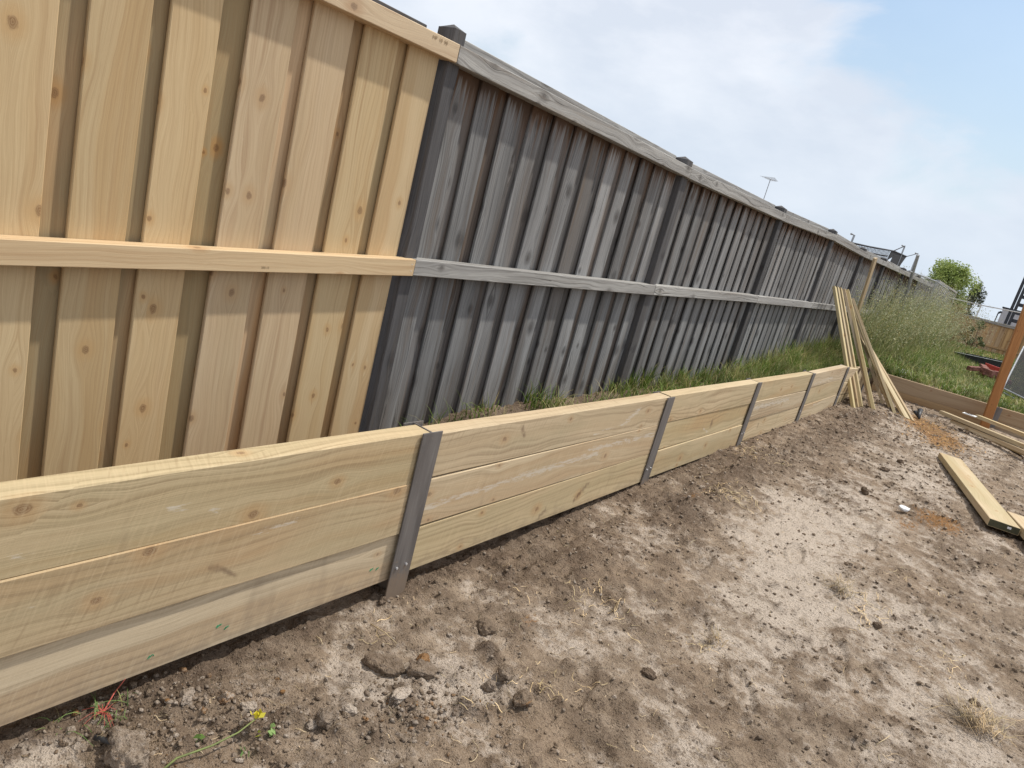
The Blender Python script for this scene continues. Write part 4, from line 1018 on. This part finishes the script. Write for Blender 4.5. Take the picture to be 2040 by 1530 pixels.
tt_ = np.stack([r_.random(n)*.75, np.zeros(n), r_.random(n)**3*.6], 1)
parts.append(crumbs(n, (x, y), (.0010+.0060*r_.random(n)**6)*(1+.18*y), tt_, 81))
for (u, v, k, sp_, big) in [(820, 1420, 420, .07, 1.5), (560, 1440, 300, .10, 1.4), (420, 1420, 380, .09, 1.6), (260, 1440, 380, .09, 1.7), (1000, 1420, 160, .08, 1.2), (900, 1400, 160, .06, 1.2), (1120, 960, 120, .15, 1.5)]:
    p = gpx(u, v); x = p.x+r_.normal(size=k)*sp_; y = p.y+r_.normal(size=k)*sp_
    x = np.maximum(x, -1.5); tt_ = np.stack([r_.random(k)*.9, (r_.random(k) < .12)*.55, r_.random(k)*.7], 1)
    parts.append(crumbs(k, (x, y), (.0015+.0075*r_.random(k)**3)*big*.75, tt_, int(u)+5))
accum(parts, 'soil_crumbs', M['soil'], 'loose crumbs and fine gravel strewn over the dug soil', 'soil')

# stones and clods one can tell apart
RK = [((768, 1333), (.052, .036, .024), (.35, 0, .5), 'large grey brown clod, biggest of the pair beside the orange lump', 'clod'),
      ((838, 1340), (.036, .03, .022), (.4, 0, .45), 'grey brown clod right below the small orange lump', 'clod'),
      ((842, 1320), (.022, .016, .016), (.5, 1.0, 0), 'small bright orange clay lump among the grey clods', 'clay lump'),
      ((800, 1385), (.036, .017, .012), (.85, .1, 0), 'pale flat stone below the pair of grey clods', 'stone'),
      ((965, 1258), (.030, .026, .022), (.3, 0, .5), 'brown clod standing alone right of the small green pebble', 'clod'),
      ((895, 1266), (.010, .006, .006), (.9, 0, 0), 'tiny pale green pebble between the steel post and brown clod', 'pebble'),
      ((650, 1438), (.022, .026, .024), (.5, 0, .4), 'round grey stone left of the pale angular stone', 'stone'),
      ((692, 1418), (.019, .016, .014), (1, .0, 0), 'pale cream angular stone in the lower foreground', 'stone'),
      ((620, 1447), (.013, .012, .012), (.7, 0, .1), 'small pale stone leftmost of three foreground stones', 'stone'),
      ((1005, 1345), (.028, .022, .02), (.4, 0, .4), 'brown clod above the white flecked stone', 'clod'),
      ((975, 1372), (.022, .018, .018), (.6, 0, .5), 'dark clod with white fleck between two brown clods', 'clod'),
      ((1038, 1400), (.026, .022, .024), (.3, .3, .4), 'rounded tan clod lowest of three by the straw', 'clod'),
      ((760, 1200), (.012, .012, .014), (.3, 0, .7), 'little brown stone touching the foot of the first steel post', 'stone'),
      ((450, 1397), (.016, .014, .014), (.7, .5, 0), 'orange tan stone under the wall near the pale dry leaf', 'stone'),
      ((495, 1412), (.020, .015, .012), (.8, .1, .1), 'flat pale stone beside the orange tan stone', 'stone'),
      ((1722, 981), (.032, .024, .022), (.2, 0, .9), 'dark clod nearest of the four on the pale sand', 'clod'),
      ((1750, 953), (.022, .016, .014), (.2, 0, .9), 'smallest dark clod, second of the four on pale sand', 'clod'),
      ((1762, 937), (.026, .020, .018), (.2, 0, .9), 'dark clod third of the four on pale sand', 'clod'),
      ((1792, 923), (.030, .022, .022), (.2, 0, 1), 'dark clod farthest of the four on pale sand', 'clod'),
      ((1292, 1345), (.020, .02, .014), (.2, 0, .9), 'dark damp clod alone in the middle of the dirt', 'clod'),
      ((1745, 1250), (.022, .016, .014), (.1, 0, 1), 'dark clod in pale sand near the straw tuft', 'clod'),
      ((1940, 1402), (.018, .016, .012), (.1, 0, 1), 'dark clod right above the straw clump at lower right', 'clod'),
      ((255, 1505), (.055, .035, .03), (.55, .25, .25), 'large tan clod at the very bottom by the black pipe', 'clod'),
      ((370, 1390), (.014, .03, .012), (.7, 0, .3), 'upright pale dry bark piece under the wall', 'bark')]
for i, (px, sz, tint, lab, ct) in enumerate(RK):
    p = gpx(*px); sz = tuple(q_*1.25 for q_ in sz); rock('stone' if ct in ('stone', 'pebble') else ('bark_piece' if ct == 'bark' else 'soil_clod'), p+Vector((0, 0, sz[2]*.4)), sz, M['soil'], lab, ct, 100+i, tint=tint, rough_=.7)
p = gpx(1799, 1016); rock('stone', p+Vector((0, 0, .012)), (.045, .03, .02), M['white'], 'white grey flat stone on the sand left of the lying sleeper', 'stone', 300)
# straw tufts
def tuft(name, px, n, ln_, sp_, lab, seed, ang0):
    r_ = np.random.default_rng(seed); p = gpx(*px)
    x = p.x+r_.normal(size=n)*sp_; y = p.y+r_.normal(size=n)*sp_*1.4; d_ = ang0+r_.normal(size=n)*.7
    cc = (.22+.32*r_.random(n))[:, None]*np.array([1, .74, .42])
    Vt, Ft, ct = straws(n, (x, y), ln_*(.4+.8*r_.random(n)), .0008+.0005*r_.random(n), cc, seed+1, curl=.8, lift=.02, dirs=d_)
    Vt[:, 2] += .02*r_.random(len(Vt)//12).repeat(12)
    o = np_mesh(name, Vt, Ft, M['straw'], col=ct); tag(o, lab, 'straw tuft')
tuft('straw_tuft', (1955, 1460), 150, .16, .035, 'clump of dry straw and roots at the lower right corner', 91, 2.2)
tuft('straw_tuft', (1680, 1185), 70, .12, .03, 'small tuft of dry straw on pale sand in the middle right', 92, 2.4)
tuft('straw_tuft', (1425, 1290), 26, .07, .012, 'little pale straw wisp near the centre of the dirt', 93, 2.6)
# loose sticks
for i, (a_, b_, lab) in enumerate([((1745, 1485), (1772, 1468), 'short pale wood splinter on the dirt near the lower right'), ((738, 1245), (790, 1285), 'bent dry root lying below the first steel post'), ((630, 1270), (642, 1287), 'tiny pale twig in the shade under the wall')]):
    pa, pb = gpx(*a_), gpx(*b_); m = MB(); md_ = (pa+pb)/2+Vector((.004, 0, .012)); 
    m.tube([pa+Vector((0, 0, .004)), md_, pb+Vector((0, 0, .006))], .0022, 6, .0012); o = m.build('twig', M['plank'], smooth=True); tag(o, lab, 'twig')
# poly pipe scrap
pa, pb, pm = gpx(188, 1477), gpx(266, 1492), gpx(225, 1489); m = MB()
m.tube([pa+Vector((0, 0, .012)), pm+Vector((0, 0, .014)), pb+Vector((0, 0, .012))], .0065, 10); o = m.build('poly_pipe', M['poly'], smooth=True); tag(o, 'short piece of curved black poly pipe half buried in soil', 'pipe')
# weeds in the left foreground
def weed(name, px, lab, stems, leafcol, stemcol, seed):
    pass
wl = empty('weed', gpx(350, 1528), 'green weed stem with yellow flower lying at the bottom edge', 'weed')
pts = [gpx(300, 1560)+Vector((0, 0, .01)), gpx(350, 1524)+Vector((0, 0, .02)), gpx(420, 1505)+Vector((0, 0, .03)), gpx(470, 1485)+Vector((0, 0, .04)), gpx(508, 1455)+Vector((0, 0, .04))]
m = MB(); m.tube(pts, .0032, 7, .0018); m.build('stem', simple('green_stem', (.16, .19, .06), .6), wl, smooth=True)
def leafc(c, s, n, col, seed, name, parent):
    r_ = np.random.default_rng(seed)
    V_, F_, cl_ = leaves(n, lambda q: np.array(c)+r_.normal(size=(n, 3))*s*.7, s, lambda q: np.tile(np.array(col), (len(q), 1))*(.75+.5*r_.random((len(q), 1))), 1.6)
    return np_mesh(name, V_, F_, M['leaf'], parent, col=cl_)
leafc(pts[4]+Vector((0, 0, .01)), .008, 14, (.72, .62, .05), 1, 'flower', wl)
leafc(gpx(540, 1468)+Vector((0, 0, .012)), .009, 7, (.22, .33, .12), 2, 'leaf', wl); leafc(gpx(485, 1500)+Vector((0, 0, .012)), .008, 6, (.2, .34, .12), 3, 'leaf', wl)
leafc(gpx(515, 1470)+Vector((0, 0, .012)), .006, 5, (.5, .55, .06), 4, 'leaf', wl); leafc(gpx(395, 1478)+Vector((0, 0, .012)), .008, 8, (.12, .2, .05), 5, 'leaf', wl)
rwd = empty('red_weed', gpx(200, 1435), 'flattened weed with red stems and green blades under the wall', 'weed')
m = MB(); r0 = random.Random(5); c = gpx(205, 1425)
for k in range(16):
    a_ = r0.uniform(0, 6.28); l_ = r0.uniform(.02, .06); m.tube([c+Vector((0, 0, .01)), c+Vector((l_*.5*math.cos(a_), l_*.5*math.sin(a_), .02)), c+Vector((l_*math.cos(a_), l_*math.sin(a_), .008))], .0009, 4, .0004)
q = gpx(225, 1400); m.tube([c+Vector((0, 0, .01)), q+Vector((0, 0, .03)), gpx(245, 1385)+Vector((0, 0, .05))], .0018, 5, .001)
m.build('stems', simple('red_stem', (.50, .11, .08), .5), rwd)
for qc, k_, sp_ in ((c, 14, .03), (gpx(255, 1400), 10, .012), (gpx(110, 1445), 6, .01)):
    Vg = blades(k_, (qc.x+rng.normal(size=k_)*sp_, qc.y+rng.normal(size=k_)*sp_), .03+.05*rng.random(k_), np.full(k_, .0013), .9, tints(k_, (.12, .19, .06), (.2, .3, .1), .25, seed=9), 9)
    np_mesh('grass_tuft', Vg[0], Vg[1], M['leaf'], rwd, col=Vg[2])

# ------------------------------------------------------------------ beyond the back fence
sh = empty('site_shed', (-1.2, 45.5, .6), 'pale grey site shed behind the brown fence', 'shed')
q = [onY(1999, 613, 45), onY(2027, 620, 45)]
m = MB(); x0, x1 = q[0].x, q[0].x+1.0; zt = q[0].z-.02
m.beam(((x0+x1)/2, 45.6, .5), ((x0+x1)/2, 45.6, zt), ((x1-x0)/2, 0, 0), (0, .6, 0)); m.build('wall', M['shed'], sh)
m = MB(); m.beam(((x0+x1)/2, 45.6, zt+.001), ((x0+x1)/2, 45.6, zt+.07), ((x1-x0)/2+.05, 0, 0), (0, .66, 0)); m.build('roof', M['dark_steel'], sh)
m = MB(); m.tube([(x0-.12, 45, .5), (x0-.12, 45, zt-.3)], .03, 6); m.tube([(x0-.12, 45, zt-.3), (x0+.0, 45, zt-.2)], .06, 6); m.build('downpipe', M['dark_steel'], sh)
tw = empty('steel_mast', (-.5, 44, .6), 'dark lattice steel mast of a lifting machine behind the brown fence', 'mast')
x0 = onY(2000, 650, 43).x; x1 = x0+.75
m = MB()
for xx in (x0, x0+.16, x1-.16, x1):
    m.beam((xx, 43, .5), (xx, 43, 6.2), (.065, 0, 0), (0, .09, 0), n=2, ch=.004)
for k in range(14): m.beam((x0+.16, 43, .9+k*.4), (x1-.16, 43, .9+k*.4), (0, 0, .085), (0, .05, 0), ch=.004)
m.build('frame', M['dark_steel'], tw)
m = MB(); m.beam((x0+.1, 42.7, .5), (x1-.02, 42.7, .5+.55), (0, .25, 0), (0, 0, .2), ch=.02); m.beam(((x0+x1)/2, 43.4, .5), ((x0+x1)/2, 43.4, 1.5), (.3, 0, 0), (0, .3, 0), ch=.03); m.build('body', M['dark_steel'], tw)
m = MB(); m.beam((-2.6, 60, .3), (-1.2, 60, .3), (0, 0, 1.55), (0, .1, 0), n=3); m.build('palings', M['fence_back'], empty('distant_fence', (-2, 60, .3), 'short brown fence seen far off between the tree and the shed', 'fence'))
